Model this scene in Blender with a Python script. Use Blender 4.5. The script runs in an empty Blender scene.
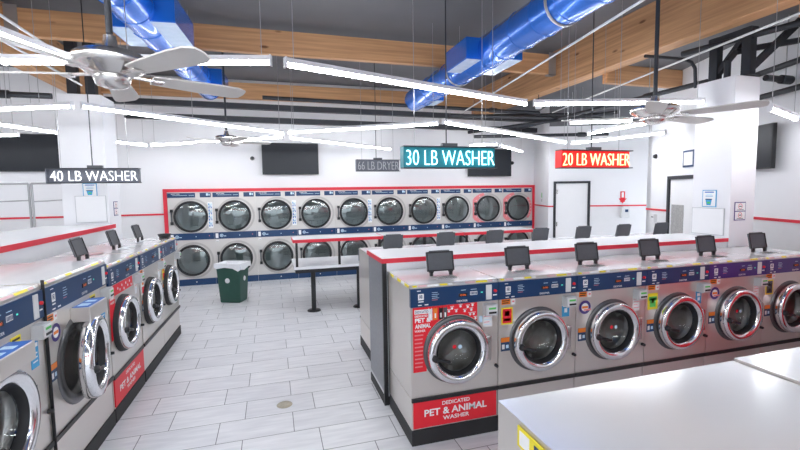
import bpy, math, random
from mathutils import Vector, Matrix
random.seed(7)
SC = bpy.context.scene
COL = SC.collection
PI = math.pi

# ------------------------------------------------------------------ materials
MATS = {}
def mat(name, col, rough=.5, metal=0., emit=0., ecol=None, noise=0., nscale=8., stretch=None, rnoise=0., coat=0., spec=None, bump=0.):
    m = bpy.data.materials.new(name); m.use_nodes = True
    nt = m.node_tree; b = nt.nodes['Principled BSDF']
    c = (*col, 1)
    b.inputs['Base Color'].default_value = c
    b.inputs['Roughness'].default_value = rough
    b.inputs['Metallic'].default_value = metal
    b.inputs['Coat Weight'].default_value = coat
    if spec is not None: b.inputs['Specular IOR Level'].default_value = spec
    if emit:
        b.inputs['Emission Color'].default_value = (*(ecol or col), 1)
        b.inputs['Emission Strength'].default_value = emit
    tc = nt.nodes.new('ShaderNodeTexCoord'); mp = nt.nodes.new('ShaderNodeMapping')
    nt.links.new(tc.outputs['Object'], mp.inputs['Vector'])
    if stretch: mp.inputs['Scale'].default_value = stretch
    nz = nt.nodes.new('ShaderNodeTexNoise'); nz.inputs['Scale'].default_value = nscale; nz.inputs['Detail'].default_value = 3
    nt.links.new(mp.outputs['Vector'], nz.inputs['Vector'])
    if noise:
        mx = nt.nodes.new('ShaderNodeMix'); mx.data_type = 'RGBA'
        mx.inputs[6].default_value = tuple(max(0, x * (1 - noise)) for x in col) + (1,)
        mx.inputs[7].default_value = tuple(min(1, x * (1 + noise)) for x in col) + (1,)
        nt.links.new(nz.outputs['Fac'], mx.inputs[0]); nt.links.new(mx.outputs[2], b.inputs['Base Color'])
    if rnoise:
        mr = nt.nodes.new('ShaderNodeMapRange'); mr.inputs['To Min'].default_value = max(0, rough - rnoise); mr.inputs['To Max'].default_value = rough + rnoise
        nt.links.new(nz.outputs['Fac'], mr.inputs['Value']); nt.links.new(mr.outputs['Result'], b.inputs['Roughness'])
    if bump:
        bp = nt.nodes.new('ShaderNodeBump'); bp.inputs['Strength'].default_value = bump; bp.inputs['Distance'].default_value = .01
        nt.links.new(nz.outputs['Fac'], bp.inputs['Height']); nt.links.new(bp.outputs['Normal'], b.inputs['Normal'])
    MATS[name] = m
    return m
mat('wall_paint', (.85, .85, .87), .6, noise=.015, nscale=2)
mat('white', (.85, .85, .86), .4, noise=.02)
mat('laminate_white', (.84, .85, .87), .25, noise=.02)
mat('trim_red', (.72, .025, .05), .4, noise=.05)
mat('steel', (.72, .68, .64), .31, .72, noise=.02, nscale=2, stretch=(1, 1, 3), rnoise=.02)
mat('steel_top', (.88, .88, .89), .17, .45, noise=.03, nscale=2, stretch=(1, 4, 1), rnoise=.04, bump=.05)
mat('steel_dark', (.50, .49, .48), .4, .8, noise=.15, nscale=20)
mat('chrome', (.86, .87, .89), .14, 1., noise=.02)
mat('bezel', (.15, .15, .155), .3, .8, noise=.05)
mat('nickel', (.66, .64, .62), .25, 1., noise=.04)
mat('navy', (.010, .045, .13), .3, noise=.1)
mat('purple', (.06, .035, .20), .3, noise=.1)
mat('blue_label', (.03, .16, .55), .4, noise=.05)
mat('cyan_label', (.05, .35, .65), .4, noise=.05)
mat('red_label', (.80, .015, .03), .4, noise=.04)
mat('orange', (.85, .22, .02), .4, noise=.05)
mat('yellow', (.9, .75, .03), .4, noise=.05)
mat('green', (.1, .6, .12), .4, noise=.05)
mat('pink', (.85, .25, .27), .4, noise=.05)
mat('paper', (.88, .88, .88), .5, noise=.02)
mat('black', (.015, .015, .017), .4, noise=.2)
mat('rubber', (.02, .02, .022), .6, noise=.2)
mat('charcoal', (.085, .09, .10), .5, noise=.15, nscale=30)
mat('grey_plastic', (.55, .56, .57), .35, noise=.04)
mat('light_plastic', (.72, .73, .73), .35, noise=.03)
mat('dryer_steel', (.66, .635, .61), .42, .35, noise=.03, nscale=4)
mat('dryer_seam', (.5, .48, .46), .45, .3, noise=.03)
mat('wall_lower', (.77, .77, .78), .45, noise=.03)
mat('grey_panel', (.24, .25, .27), .4, .3, noise=.25, nscale=40)
mat('dark_metal', (.045, .048, .055), .45, .5, noise=.2)
mat('deck', (.17, .172, .185), .7, noise=.25, nscale=.9, bump=.1)
mat('screen', (.035, .038, .045), .3, spec=.12, noise=.1, nscale=2)
mat('tube', (.95, .97, 1), .4, emit=14.5, ecol=(.93, .96, 1.))
mat('tube_housing', (.8, .8, .82), .4, noise=.03)
mat('bin_green', (.018, .075, .055), .45, noise=.15)
mat('bag', (.82, .84, .86), .3, noise=.06, nscale=20, bump=.5)
mat('led_red', (.9, .15, .03), .4, emit=.25)
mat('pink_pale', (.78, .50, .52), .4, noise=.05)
mat('led_green', (.1, .8, .6), .4, emit=.2)
mat('duct_blue', (.015, .17, .72), .24, .35, noise=.12, nscale=6, stretch=(1, 6, 1), rnoise=.05, coat=.5)
mat('duct_under', (.50, .66, .88), .2, .2, noise=.2, nscale=8)
mat('sign_teal', (.0, .13, .17), .4, emit=.06, ecol=(0, .42, .5), noise=.3, nscale=14)
mat('neon_cyan', (.6, 1, 1), .4, emit=1.1, ecol=(.4, .9, 1.))
mat('sign_red', (.6, .01, .01), .4, emit=.22, ecol=(.9, .005, .01), noise=.3, nscale=14)
mat('neon_yellow', (1, .8, .45), .4, emit=.9, ecol=(1, .62, .28))
mat('sign_grey', (.13, .14, .17), .5, noise=.3, nscale=14)
mat('neon_white', (1, 1, 1), .4, emit=.6, ecol=(.95, .97, 1))
mat('neon_off', (.45, .47, .5), .3, noise=.05)
mat('wire', (.45, .45, .46), .4, .6, noise=.05)
mat('marble', (.38, .37, .36), .4, noise=.45, nscale=30)
mat('brass', (.42, .38, .3), .45, .6, noise=.3, nscale=60)
mat('asphalt', (.12, .12, .12), .9, noise=.2)
mat('fan_blade', (.62, .60, .57), .4, noise=.05)
mat('pale_blue', (.6, .8, .95), .5, noise=.05)

def wood(name, axis):
    m = bpy.data.materials.new(name); m.use_nodes = True; nt = m.node_tree; b = nt.nodes['Principled BSDF']
    tc = nt.nodes.new('ShaderNodeTexCoord'); mp = nt.nodes.new('ShaderNodeMapping')
    mp.inputs['Scale'].default_value = (.8, 9, 22) if axis == 'x' else (9, .8, 22)
    nz = nt.nodes.new('ShaderNodeTexNoise'); nz.inputs['Scale'].default_value = 1.2; nz.inputs['Detail'].default_value = 5
    cr = nt.nodes.new('ShaderNodeValToRGB'); e = cr.color_ramp.elements
    e[0].position = .3; e[0].color = (.50, .26, .12, 1); e[1].position = .7; e[1].color = (.74, .42, .21, 1)
    vo = nt.nodes.new('ShaderNodeTexVoronoi'); vo.inputs['Scale'].default_value = 3.2
    mp2 = nt.nodes.new('ShaderNodeMapping'); mp2.inputs['Scale'].default_value = (.55, .55, 1.6)
    cr2 = nt.nodes.new('ShaderNodeValToRGB'); f = cr2.color_ramp.elements
    f[0].position = .06; f[0].color = (.28, .2, .15, 1); f[1].position = .13; f[1].color = (1, 1, 1, 1)
    mx = nt.nodes.new('ShaderNodeMix'); mx.data_type = 'RGBA'; mx.blend_type = 'MULTIPLY'; mx.inputs[0].default_value = .9
    L = nt.links.new
    L(tc.outputs['Object'], mp.inputs['Vector']); L(mp.outputs['Vector'], nz.inputs['Vector']); L(nz.outputs['Fac'], cr.inputs['Fac'])
    L(tc.outputs['Object'], mp2.inputs['Vector']); L(mp2.outputs['Vector'], vo.inputs['Vector']); L(vo.outputs['Distance'], cr2.inputs['Fac'])
    L(cr.outputs['Color'], mx.inputs[6]); L(cr2.outputs['Color'], mx.inputs[7]); L(mx.outputs[2], b.inputs['Base Color'])
    b.inputs['Roughness'].default_value = .55
    MATS[name] = m
wood('wood_x', 'x'); wood('wood_y', 'y')

def glass(name, tint, fac, rough=.03):
    m = bpy.data.materials.new(name); m.use_nodes = True; nt = m.node_tree; nt.nodes.clear()
    o = nt.nodes.new('ShaderNodeOutputMaterial'); mx = nt.nodes.new('ShaderNodeMixShader')
    t = nt.nodes.new('ShaderNodeBsdfTransparent'); t.inputs[0].default_value = (*tint, 1)
    g = nt.nodes.new('ShaderNodeBsdfGlossy'); g.inputs['Roughness'].default_value = rough; g.inputs[0].default_value = (.9, .95, .95, 1)
    nz = nt.nodes.new('ShaderNodeTexNoise'); nz.inputs['Scale'].default_value = 3
    mr = nt.nodes.new('ShaderNodeMapRange'); mr.inputs['To Min'].default_value = fac * .8; mr.inputs['To Max'].default_value = fac * 1.2
    L = nt.links.new
    L(nz.outputs['Fac'], mr.inputs['Value']); L(mr.outputs['Result'], mx.inputs[0]); L(t.outputs[0], mx.inputs[1]); L(g.outputs[0], mx.inputs[2]); L(mx.outputs[0], o.inputs[0])
    MATS[name] = m
glass('door_glass', (.93, .94, .93), .07)
glass('dryer_glass', (.62, .72, .72), .16)
glass('window_glass', (.95, .97, .98), .06)

def floor_mat():
    m = bpy.data.materials.new('floor_tile'); m.use_nodes = True; nt = m.node_tree; b = nt.nodes['Principled BSDF']
    L = nt.links.new
    tc = nt.nodes.new('ShaderNodeTexCoord'); mp = nt.nodes.new('ShaderNodeMapping')
    mp.inputs['Location'].default_value = (.29, -.19, 0)
    br = nt.nodes.new('ShaderNodeTexBrick'); br.offset = .333; br.offset_frequency = 2; br.squash = 1
    br.inputs['Scale'].default_value = 1; br.inputs['Brick Width'].default_value = .59; br.inputs['Row Height'].default_value = .325
    br.inputs['Mortar Size'].default_value = .0035; br.inputs['Mortar Smooth'].default_value = .2
    br.inputs['Color1'].default_value = (.80, .80, .82, 1); br.inputs['Color2'].default_value = (.87, .87, .885, 1); br.inputs['Mortar'].default_value = (.20, .20, .21, 1)
    mp2 = nt.nodes.new('ShaderNodeMapping'); mp2.inputs['Scale'].default_value = (1, 7, 1)
    nz = nt.nodes.new('ShaderNodeTexNoise'); nz.inputs['Scale'].default_value = 3.2; nz.inputs['Detail'].default_value = 5
    cr = nt.nodes.new('ShaderNodeValToRGB'); e = cr.color_ramp.elements
    e[0].position = .35; e[0].color = (.86, .86, .87, 1); e[1].position = .65; e[1].color = (1, 1, 1, 1)
    mx = nt.nodes.new('ShaderNodeMix'); mx.data_type = 'RGBA'; mx.blend_type = 'MULTIPLY'; mx.inputs[0].default_value = 1
    L(tc.outputs['Object'], mp.inputs['Vector']); L(mp.outputs['Vector'], br.inputs['Vector'])
    L(tc.outputs['Object'], mp2.inputs['Vector']); L(mp2.outputs['Vector'], nz.inputs['Vector']); L(nz.outputs['Fac'], cr.inputs['Fac'])
    L(br.outputs['Color'], mx.inputs[6]); L(cr.outputs['Color'], mx.inputs[7]); L(mx.outputs[2], b.inputs['Base Color'])
    b.inputs['Roughness'].default_value = .32
    MATS['floor_tile'] = m
floor_mat()

# ------------------------------------------------------------------ mesh building
TEXT = {}
def text_mesh(s, bold=0.0):
    k = (s, bold)
    if k in TEXT: return TEXT[k]
    cu = bpy.data.curves.new('t', 'FONT'); cu.body = s; cu.align_x = 'CENTER'; cu.align_y = 'CENTER'; cu.offset = bold
    cu.resolution_u = 3
    ob = bpy.data.objects.new('t', cu); COL.objects.link(ob)
    dg = bpy.context.evaluated_depsgraph_get(); dg.update()
    me = bpy.data.meshes.new_from_object(ob.evaluated_get(dg))
    vs = [v.co.copy() for v in me.vertices]; fs = [list(p.vertices) for p in me.polygons]
    bpy.data.objects.remove(ob); bpy.data.curves.remove(cu); bpy.data.meshes.remove(me)
    if vs:
        x0 = min(v.x for v in vs); x1 = max(v.x for v in vs); y0 = min(v.y for v in vs); y1 = max(v.y for v in vs)
        vs = [Vector(((v.x - (x0 + x1) / 2) / (x1 - x0), (v.y - (y0 + y1) / 2) / (y1 - y0), 0)) for v in vs]
    TEXT[k] = (vs, fs)
    return TEXT[k]

class MB:
    def __init__(s): s.v = []; s.f = []; s.m = []; s.sm = []; s.mats = []
    def mi(s, m):
        if m not in s.mats: s.mats.append(m)
        return s.mats.index(m)
    def add(s, vs, fs, m, smooth=False):
        o = len(s.v); s.v += [Vector(v) for v in vs]; k = s.mi(m)
        for f in fs: s.f.append([i + o for i in f]); s.m.append(k); s.sm.append(smooth)
        return s
    def box(s, x0, x1, y0, y1, z0, z1, m, M=None):
        vs = [Vector((x, y, z)) for x in (x0, x1) for y in (y0, y1) for z in (z0, z1)]
        if M: vs = [M @ v for v in vs]
        return s.add(vs, [(0, 1, 3, 2), (4, 6, 7, 5), (0, 4, 5, 1), (2, 3, 7, 6), (0, 2, 6, 4), (1, 5, 7, 3)], m)
    def bar(s, a, b, w, h, m, up=(0, 0, 1)):
        a = Vector(a); b = Vector(b); d = (b - a).normalized(); u = Vector(up)
        r = d.cross(u)
        if r.length < 1e-4: r = Vector((1, 0, 0))
        r.normalize(); u = r.cross(d)
        vs = [p + r * i * w / 2 + u * j * h / 2 for p in (a, b) for i in (-1, 1) for j in (-1, 1)]
        return s.add(vs, [(0, 1, 3, 2), (4, 6, 7, 5), (0, 4, 5, 1), (2, 3, 7, 6), (0, 2, 6, 4), (1, 5, 7, 3)], m)
    def cyl(s, a, b, r, m, n=16, r2=None, caps=True):
        a = Vector(a); b = Vector(b); d = (b - a).normalized(); t = Vector((0, 0, 1)) if abs(d.z) < .9 else Vector((1, 0, 0))
        x = d.cross(t).normalized(); y = d.cross(x); r2 = r if r2 is None else r2
        vs = [p + (x * math.cos(2 * PI * i / n) + y * math.sin(2 * PI * i / n)) * q for p, q in ((a, r), (b, r2)) for i in range(n)]
        s.add(vs, [(i, (i + 1) % n, n + (i + 1) % n, n + i) for i in range(n)], m, True)
        if caps: s.add(vs, [list(range(n))[::-1], list(range(n, 2 * n))], m)
        return s
    def tube(s, pts, r, m, n=8):
        for i in range(len(pts) - 1): s.cyl(pts[i], pts[i + 1], r, m, n)
        return s
    def lathe(s, prof, m, o=(0, 0, 0), axis='z', n=32, M=None, sx=1, sy=1):
        # prof: (radius, height) pairs; axis z up, or y (height runs along y)
        vs = []
        for r, h in prof:
            for i in range(n):
                a = 2 * PI * i / n; c = math.cos(a) * r * sx; q = math.sin(a) * r * sy
                v = Vector((c, q, h)) if axis == 'z' else Vector((c, h, q))
                v += Vector(o)
                vs.append(M @ v if M else v)
        fs = [(j * n + i, j * n + (i + 1) % n, (j + 1) * n + (i + 1) % n, (j + 1) * n + i) for j in range(len(prof) - 1) for i in range(n)]
        return s.add(vs, fs, m, True)
    def disc(s, r, m, o, n=32, sx=1, sz=1):     # faces -y
        vs = [Vector(o) + Vector((math.cos(2 * PI * i / n) * r * sx, 0, math.sin(2 * PI * i / n) * r * sz)) for i in range(n)]
        return s.add(vs, [list(range(n))], m)
    def quad(s, x0, x1, z0, z1, y, m):          # faces -y
        return s.add([(x0, y, z0), (x1, y, z0), (x1, y, z1), (x0, y, z1)], [(0, 1, 2, 3)], m)
    def text(s, t, cx, cz, w, h, y, m, bold=0.0, M=None):
        vs, fs = text_mesh(t, bold)
        q = [Vector((cx + v.x * w, y, cz + v.y * h)) for v in vs]
        if M: q = [M @ v for v in q]
        return s.add(q, fs, m)
    def mesh(s, name):
        me = bpy.data.meshes.new(name); me.from_pydata(s.v, [], s.f); me.update()
        for k in s.mats: me.materials.append(MATS[k])
        me.polygons.foreach_set('material_index', s.m); me.polygons.foreach_set('use_smooth', s.sm)
        return me
    def build(s, name, parent=None, bevel=0, loc=None):
        o = bpy.data.objects.new(name, s.mesh(name)); COL.objects.link(o)
        if parent: o.parent = parent
        if loc: o.location = loc
        if bevel:
            b = o.modifiers.new('bevel', 'BEVEL'); b.width = bevel; b.segments = 2; b.limit_method = 'ANGLE'; b.angle_limit = math.radians(50)
        return o
def tag(o, label, cat, group=None, kind=None):
    o['label'] = label; o['category'] = cat
    if group: o['group'] = group
    if kind: o['kind'] = kind
    return o
def thing(name, label, cat, loc=(0, 0, 0), rz=0, group=None):
    o = bpy.data.objects.new(name, None); COL.objects.link(o); o.empty_display_size = .1
    o.location = loc; o.rotation_euler = (0, 0, rz)
    return tag(o, label, cat, group)
def struct(o): o['kind'] = 'structure'; return o
def dup(root, loc, rz, label, group=None):
    def cp(o, par):
        c = o.copy(); COL.objects.link(c); c.parent = par
        for ch in o.children: cp(ch, c)
        return c
    r = cp(root, None); r.location = loc; r.rotation_euler = (0, 0, rz); r['label'] = label
    if group: r['group'] = group
    return r

# ------------------------------------------------------------------ the room
DK = 4.32
def S(name, mb, **k): return struct(mb.build(name, **k))
S('floor', MB().box(-6, 11, -3.6, 11, -.1, 0, 'floor_tile'))
S('ceiling', MB().box(-6.2, 5.0, -3.8, 11, DK, DK + .1, 'deck'))
DR_ = 3.85     # the bay right of the big beam has a lower roof deck
S('ceiling', MB().box(5.06, 11, -3.8, 11, DR_, DR_ + .1, 'deck').box(5.0, 5.06, -3.8, 11, DR_, DK + .1, 'deck'))
def top_z(x): return DR_ if x > 5.06 else DK
BY = 9.9
w = MB().box(-6, -2.12, BY, BY + .15, 1.5, DK, 'wall_paint').box(-6, -2.12, BY, BY + .15, 0, 1.5, 'wall_lower')
w.box(-2.12, 6.57, BY, BY + .15, 2.0, DK, 'wall_paint').box(6.57, 6.9, BY, BY + .15, 0, DK, 'wall_paint')
w.box(-2.12, 6.57, BY + .8, BY + .95, 0, 2.0, 'wall_paint')
S('wall_back', w)
S('wall_left', MB().box(-6.2, -6, -3.6, BY, 0, DK, 'wall_paint'))
# rotated right-hand part of the building
D = Vector((.35599533, .93448773, 0)); N = Vector((D.y, -D.x, 0))
A = Vector((5.72, 3.37, 0)); B = A + D * 3.52
def wallbox(mb, a, b, z0, z1, t, m, off=0):   # wall slab from a to b whose room face lies on a-b (+off towards the room)
    d = (b - a).normalized(); n = Vector((d.y, -d.x, 0))
    p = [a - n * off, b - n * off, b + n * t, a + n * t]
    vs = [(q.x, q.y, z) for z in (z0, z1) for q in p]
    return mb.add(vs, [(0, 3, 2, 1), (4, 5, 6, 7), (0, 1, 5, 4), (1, 2, 6, 5), (2, 3, 7, 6), (3, 0, 4, 7)], m)
A0 = A - D * 7.4
s1 = A + D * 1.80; s2 = A + D * 2.69        # door opening in the right wall
rw = MB()
wallbox(rw, A0, s1, 1.5, DK, .15, 'wall_paint'); wallbox(rw, s2, B, 1.5, DK, .15, 'wall_paint'); wallbox(rw, s1, s2, 2.05, DK, .15, 'wall_paint')
wallbox(rw, A0, s1, 0, 1.5, .15, 'wall_lower'); wallbox(rw, s2, B, 0, 1.5, .15, 'wall_lower')
S('wall_right', rw)
C1 = Vector((6.16, 8.62, 0)); E = Vector((.9345, -.356, 0)); C2 = C1 + E * 2.9
d1 = C1 + E * .16; d2 = C1 + E * .88
cw = MB()
wallbox(cw, C1, d1, 0, 3.35, .12, 'wall_paint'); wallbox(cw, d2, C2, 1.5, 3.35, .12, 'wall_paint'); wallbox(cw, C1, C2, 3.35, DK, .12, 'deck'); wallbox(cw, d2, C2, 0, 1.5, .12, 'wall_lower'); wallbox(cw, d1, d2, 2.04, 3.35, .12, 'wall_paint')
# wallbox offsets away from the room on the +normal side; for this wall that is the far side
for v in cw.v: pass
o = S('wall_far_right', cw); 
# flip thickness to the far side
me = o.data
nC = Vector((E.y, -E.x, 0))
for v in me.vertices:
    dd = (v.co - C1).dot(nC)
    v.co -= nC * dd * 2
S('wall_return', MB().add([(C1.x, C1.y, 0), (6.62, BY, 0), (6.8, BY, 0), (C1.x + .2, C1.y - .0, 0), (C1.x, C1.y, DK), (6.62, BY, DK), (6.8, BY, DK), (C1.x + .2, C1.y, DK)],
   [(0, 1, 5, 4), (2, 3, 7, 6), (1, 2, 6, 5), (3, 0, 4, 7), (4, 5, 6, 7), (0, 3, 2, 1)], 'wall_paint'))
Bend = B + N * 2.2
wr = MB(); wallbox(wr, B, Bend, 0, DK, .15, 'wall_paint')
o = S('wall_corner', wr); 
nB = Vector(((Bend - B).normalized().y, -(Bend - B).normalized().x, 0))
# storefront behind the camera: piers, header, sill and glass
FY = -3.4
f = MB().box(-6, 3.4, FY - .15, FY, 2.9, DK, 'wall_paint').box(-6, 3.4, FY - .15, FY, 0, .35, 'wall_lower')
for x in (-6, -3.0, 0.0, 2.9): f.box(x, x + .3, FY - .15, FY, .35, 2.9, 'wall_paint')
f.box(-6, 3.4, FY, FY + .012, 2.92, 3.5, 'trim_red')  # unseen red band, added to tint reflections in the washer fronts
S('wall_front', f)
for i, (x0, x1) in enumerate(((-5.7, -3.0), (-2.7, 0), (.3, 2.9))):
    g = MB()
    for a, b in ((x0, x0 + .05), (x1 - .05, x1), ((x0 + x1) / 2 - .03, (x0 + x1) / 2 + .03)): g.box(a, b, FY - .1, FY - .03, .35, 2.9, 'dark_metal')
    for a, b in ((.35, .4), (2.2, 2.26), (2.85, 2.9)): g.box(x0 + .05, x1 - .05, FY - .1, FY - .03, a, b, 'dark_metal')
    wn = S('window_%d' % (i + 1), g)
    MB().box(x0 + .04, x1 - .04, FY - .07, FY - .06, .36, 2.89, 'window_glass').build('window_pane', wn)
# red wall stripe and the frame around the dryers
S('trim_1', MB().box(-6, -2.13, BY - .012, BY, 1.495, 1.53, 'trim_red'))
t = MB(); t.box(-2.14, -2.07, BY - .09, BY + .02, 0, 2.03, 'trim_red').box(6.53, 6.60, BY - .09, BY + .02, 0, 2.03, 'trim_red').box(-2.07, 6.53, BY - .09, BY + .02, 1.965, 2.03, 'trim_red')
S('trim_2', t, bevel=.004)
t = MB(); wallbox(t, A0, s1, 1.49, 1.525, 0, 'trim_red', .012); wallbox(t, s2, B, 1.49, 1.525, 0, 'trim_red', .012); S('trim_3', t)
t = MB()
def seg(mb, a, b, z0, z1, nrm, th, m):
    p = [a, b, b + nrm * th, a + nrm * th]; vs = [(q.x, q.y, z) for z in (z0, z1) for q in p]
    mb.add(vs, [(0, 3, 2, 1), (4, 5, 6, 7), (0, 1, 5, 4), (1, 2, 6, 5), (2, 3, 7, 6), (3, 0, 4, 7)], m)
nCr = -nC if nC.y > 0 else nC       # towards the camera
seg(t, C1, d1 - E * .03, 1.5, 1.53, nCr, .012, 'trim_red'); seg(t, d2 + E * .03, C2, 1.5, 1.53, nCr, .012, 'trim_red')
rd = Vector((6.62 - C1.x, BY - C1.y, 0)).normalized(); rn = Vector((-rd.y, rd.x, 0))
seg(t, C1, Vector((6.62, BY, 0)), 1.5, 1.53, rn, .012, 'trim_red')
S('trim_4', t)
# doors
dr = MB()
for a, b, z0, z1 in ((d1 - E * .05, d1, 0, 2.09), (d2, d2 + E * .05, 0, 2.09), (d1, d2, 2.04, 2.09)): seg(dr, a, b, z0, z1, nCr, .03, 'dark_metal')
do = S('door_1', dr)
x = MB(); seg(x, d1, d2, .01, 2.04, -nCr, .04, 'white'); x.build('door_leaf', do)
x = MB(); k = d1 + E * .03 + nCr * .01
for z in (.3, 1.05, 1.8): x.cyl((k.x, k.y, z), (k.x, k.y, z + .1), .012, 'nickel', 8)
x.build('hinge', do)
x = MB(); k = d2 - E * .07; x.cyl((k.x, k.y, 1.0), (k.x + nCr.x * .06, k.y + nCr.y * .06, 1.0), .02, 'nickel', 12); x.build('door_handle', do)
dr = MB()
for a, b, z0, z1 in ((s1 - D * .06, s1, 0, 2.11), (s2, s2 + D * .06, 0, 2.11), (s1, s2, 2.05, 2.11)): seg(dr, a, b, z0, z1, -N, .03, 'dark_metal')
do = S('door_2', dr)
x = MB(); seg(x, s1, s2, .01, 2.05, N, .04, 'white'); x.build('door_leaf', do)
x = MB(); seg(x, s2 - D * .42, s2 - D * .06, .12, 1.62, -N, .006, 'marble'); x.build('glass_panel', do)
x = MB(); k = s2 - D * .3; x.bar((k.x - N.x * .03, k.y - N.y * .03, .95), (k.x - N.x * .03, k.y - N.y * .03, 1.13), .05, .03, 'nickel'); x.build('door_handle', do)

# ------------------------------------------------------------------ roof timbers, steel and ducts
tag(MB().box(4.82, 5.06, -3.4, BY, 3.70, DK - .002, 'wood_y').build('roof_beam', bevel=.006), 'big glued timber beam running lengthwise on the right', 'beam')
tag(MB().box(-3.34, -3.10, -3.4, BY, 3.70, DK - .002, 'wood_y').build('roof_beam', bevel=.006), 'big glued timber beam running lengthwise at the far left', 'beam')
def cross(x0, x1, y, lab, z0=3.9, z1=4.23, hang=()):
    o = tag(MB().box(x0, x1, y - .05, y + .05, z0, z1, 'wood_x').build('cross_beam', bevel=.004), lab, 'beam', None)
    for x in hang:
        k = MB().box(x - .07, x + .07, y - .058, y - .051, z0 - .02, z1 + .03, 'wire').box(x - .07, x + .07, y - .058, y + .05, z0 - .02, z0 - .002, 'wire'); k.build('beam_hanger', o)
cross(-3.09, 4.81, 6.6, 'long timber cross beam between the two big beams, nearer of the two', hang=(4.72, -2.98))
cross(-3.09, 4.81, 9.8, 'long timber cross beam against the top of the back wall')
cross(5.07, 7.2, 5.7, 'short timber cross beam right of the big lengthwise beam, farther one', 3.56, 3.845)
cross(5.07, 7.0, 3.05, 'short timber cross beam right of the big lengthwise beam, above the wrapped column', 3.58, 3.845)
cross(-5.9, -3.35, 6.6, 'short timber cross beam left of the far left lengthwise beam')
def bar_thing(name, lab, cat, a, b, w_, h_, m, round_=False):
    mb = MB()
    if round_: mb.cyl(a, b, w_, m, 12)
    else: mb.bar(a, b, w_, h_, m)
    return tag(mb.build(name), lab, cat)
for lab, a, b, w_, h_, rd_ in (
    ('dark steel joist crossing the room, nearer one behind the timber beam', (-3.2, 8.35, 3.50), (6.0, 8.5, 3.46), .1, .10, 0),
    ('dark steel joist crossing the room close to the back wall', (-2.6, 9.35, 3.42), (6.3, 9.35, 3.36), .1, .11, 0)):
    bar_thing('steel_joist', lab, 'joist', a, b, w_, h_, 'dark_metal')
for lab, a, b in (('thin dark pipe crossing high in front of the back wall', (-.1, 8.0, 3.58), (5.6, 8.2, 3.56)),
    ('dark pipe running from the back corner towards the wrapped right column', (5.5, 8.9, 3.32), (5.55, 4.4, 3.30)),
    ('dark pipe slanting from the back joist towards the right wall', (4.4, 9.2, 3.25), (6.1, 6.5, 3.30)),
    ('short dark pipe crossing behind the red hanging sign', (3.3, 7.7, 3.34), (6.5, 7.4, 3.34)),
    ('dark pipe leaving the right column top towards the right wall, upper one', (5.05, 4.35, 3.60), (5.40, 2.85, 3.60)),
    ('dark pipe beside the right wall, lowest of the three near the column', (5.86, 4.15, 3.00), (5.45, 2.9, 3.00)),
    ('dark pipe beside the right wall, middle one near the column', (5.96, 4.3, 3.30), (5.45, 2.9, 3.30)),
    ('short dark pipe running straight from the right column top to the right wall', (5.37, 3.57, 3.13), (5.78, 3.58, 3.13)),
    ('dark pipe in the far right corner, highest of the parallel ones', (4.0, 8.95, 3.56), (7.3, 7.95, 3.56)),
    ('dark pipe in the far right corner, lowest of the parallel ones', (4.2, 8.5, 3.06), (7.1, 7.85, 3.10)),
    ('black pipe high in front of the left column', (-5.0, 6.2, 3.12), (-2.5, 6.25, 3.12))):
    o = bar_thing('ceiling_pipe', lab, 'pipe', a, b, .035, 0, 'dark_metal', True)
    k = MB(); va, vb = Vector(a), Vector(b); q = va.lerp(vb, .8); d_ = (vb - va).normalized() * .08
    k.cyl(q - d_, q + d_, .05, 'dark_metal', 12).cyl(q, (q.x, q.y, top_z(q.x)), .006, 'wire', 6); k.build('pipe_hanger', o)
for lab, a, b in (('pale conduit running lengthwise under the big right beam', (3.7, 8.1, 3.46), (2.98, 2.9, 3.46)),
    ('pale conduit running lengthwise past the right column', (5.5, 7.6, 3.46), (4.6, 2.8, 3.46)),
    ('pale conduit running lengthwise at the far left, right one', (-1.96, 1.0, 3.32), (-1.96, 6.5, 3.32)),
    ('pale conduit running lengthwise at the far left, left one', (-2.27, 1.0, 3.32), (-2.27, 6.5, 3.32))):
    bar_thing('conduit', lab, 'pipe', a, b, .012, 0, 'light_plastic', True)
tag(MB().tube([(4.37, 4.26, 3.5), (4.95, 4.24, 3.5), (5.08, 4.24, 3.47), (5.14, 4.24, 3.4), (5.16, 4.24, 3.16)], .02, 'dark_metal').build('ceiling_pipe'), 'black bent pipe dropping onto the top of the right column', 'pipe')
# column steelwork
t = thing('column_steelwork', 'dark steel post frame with knee braces on top of the right column', 'steelwork', (5.22, 3.84, 3.16))
for y in (-.18, .2): MB().box(-.045, .045, y - .05, y + .05, 0, .54, 'dark_metal').box(-.08, .08, y - .08, y + .08, 0, .015, 'dark_metal').build('post', t)
MB().box(-.05, .05, -.24, .26, .45, .535, 'dark_metal').build('header', t)
MB().bar((0, .16, .12), (0, -.12, .44), .06, .06, 'dark_metal').build('brace', t)
MB().bar((0.05, -.18, .1), (.55, -.35, .62), .07, .07, 'dark_metal').build('brace', t)
MB().tube([(-.1, -.02, 0), (-.1, -.02, .2), (-.04, -.06, .3), (.1, -.12, .33), (.75, -.42, .42)], .035, 'dark_metal', 12).build('pipe', t)
t = thing('column_steelwork', 'dark steel post rising from the top of the left column', 'steelwork', (-2.5, 7.22, 3.3))
for x in (-.12, .1): MB().box(x - .06, x + .06, -.06, .06, 0, .99, 'dark_metal').build('post', t)
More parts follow.
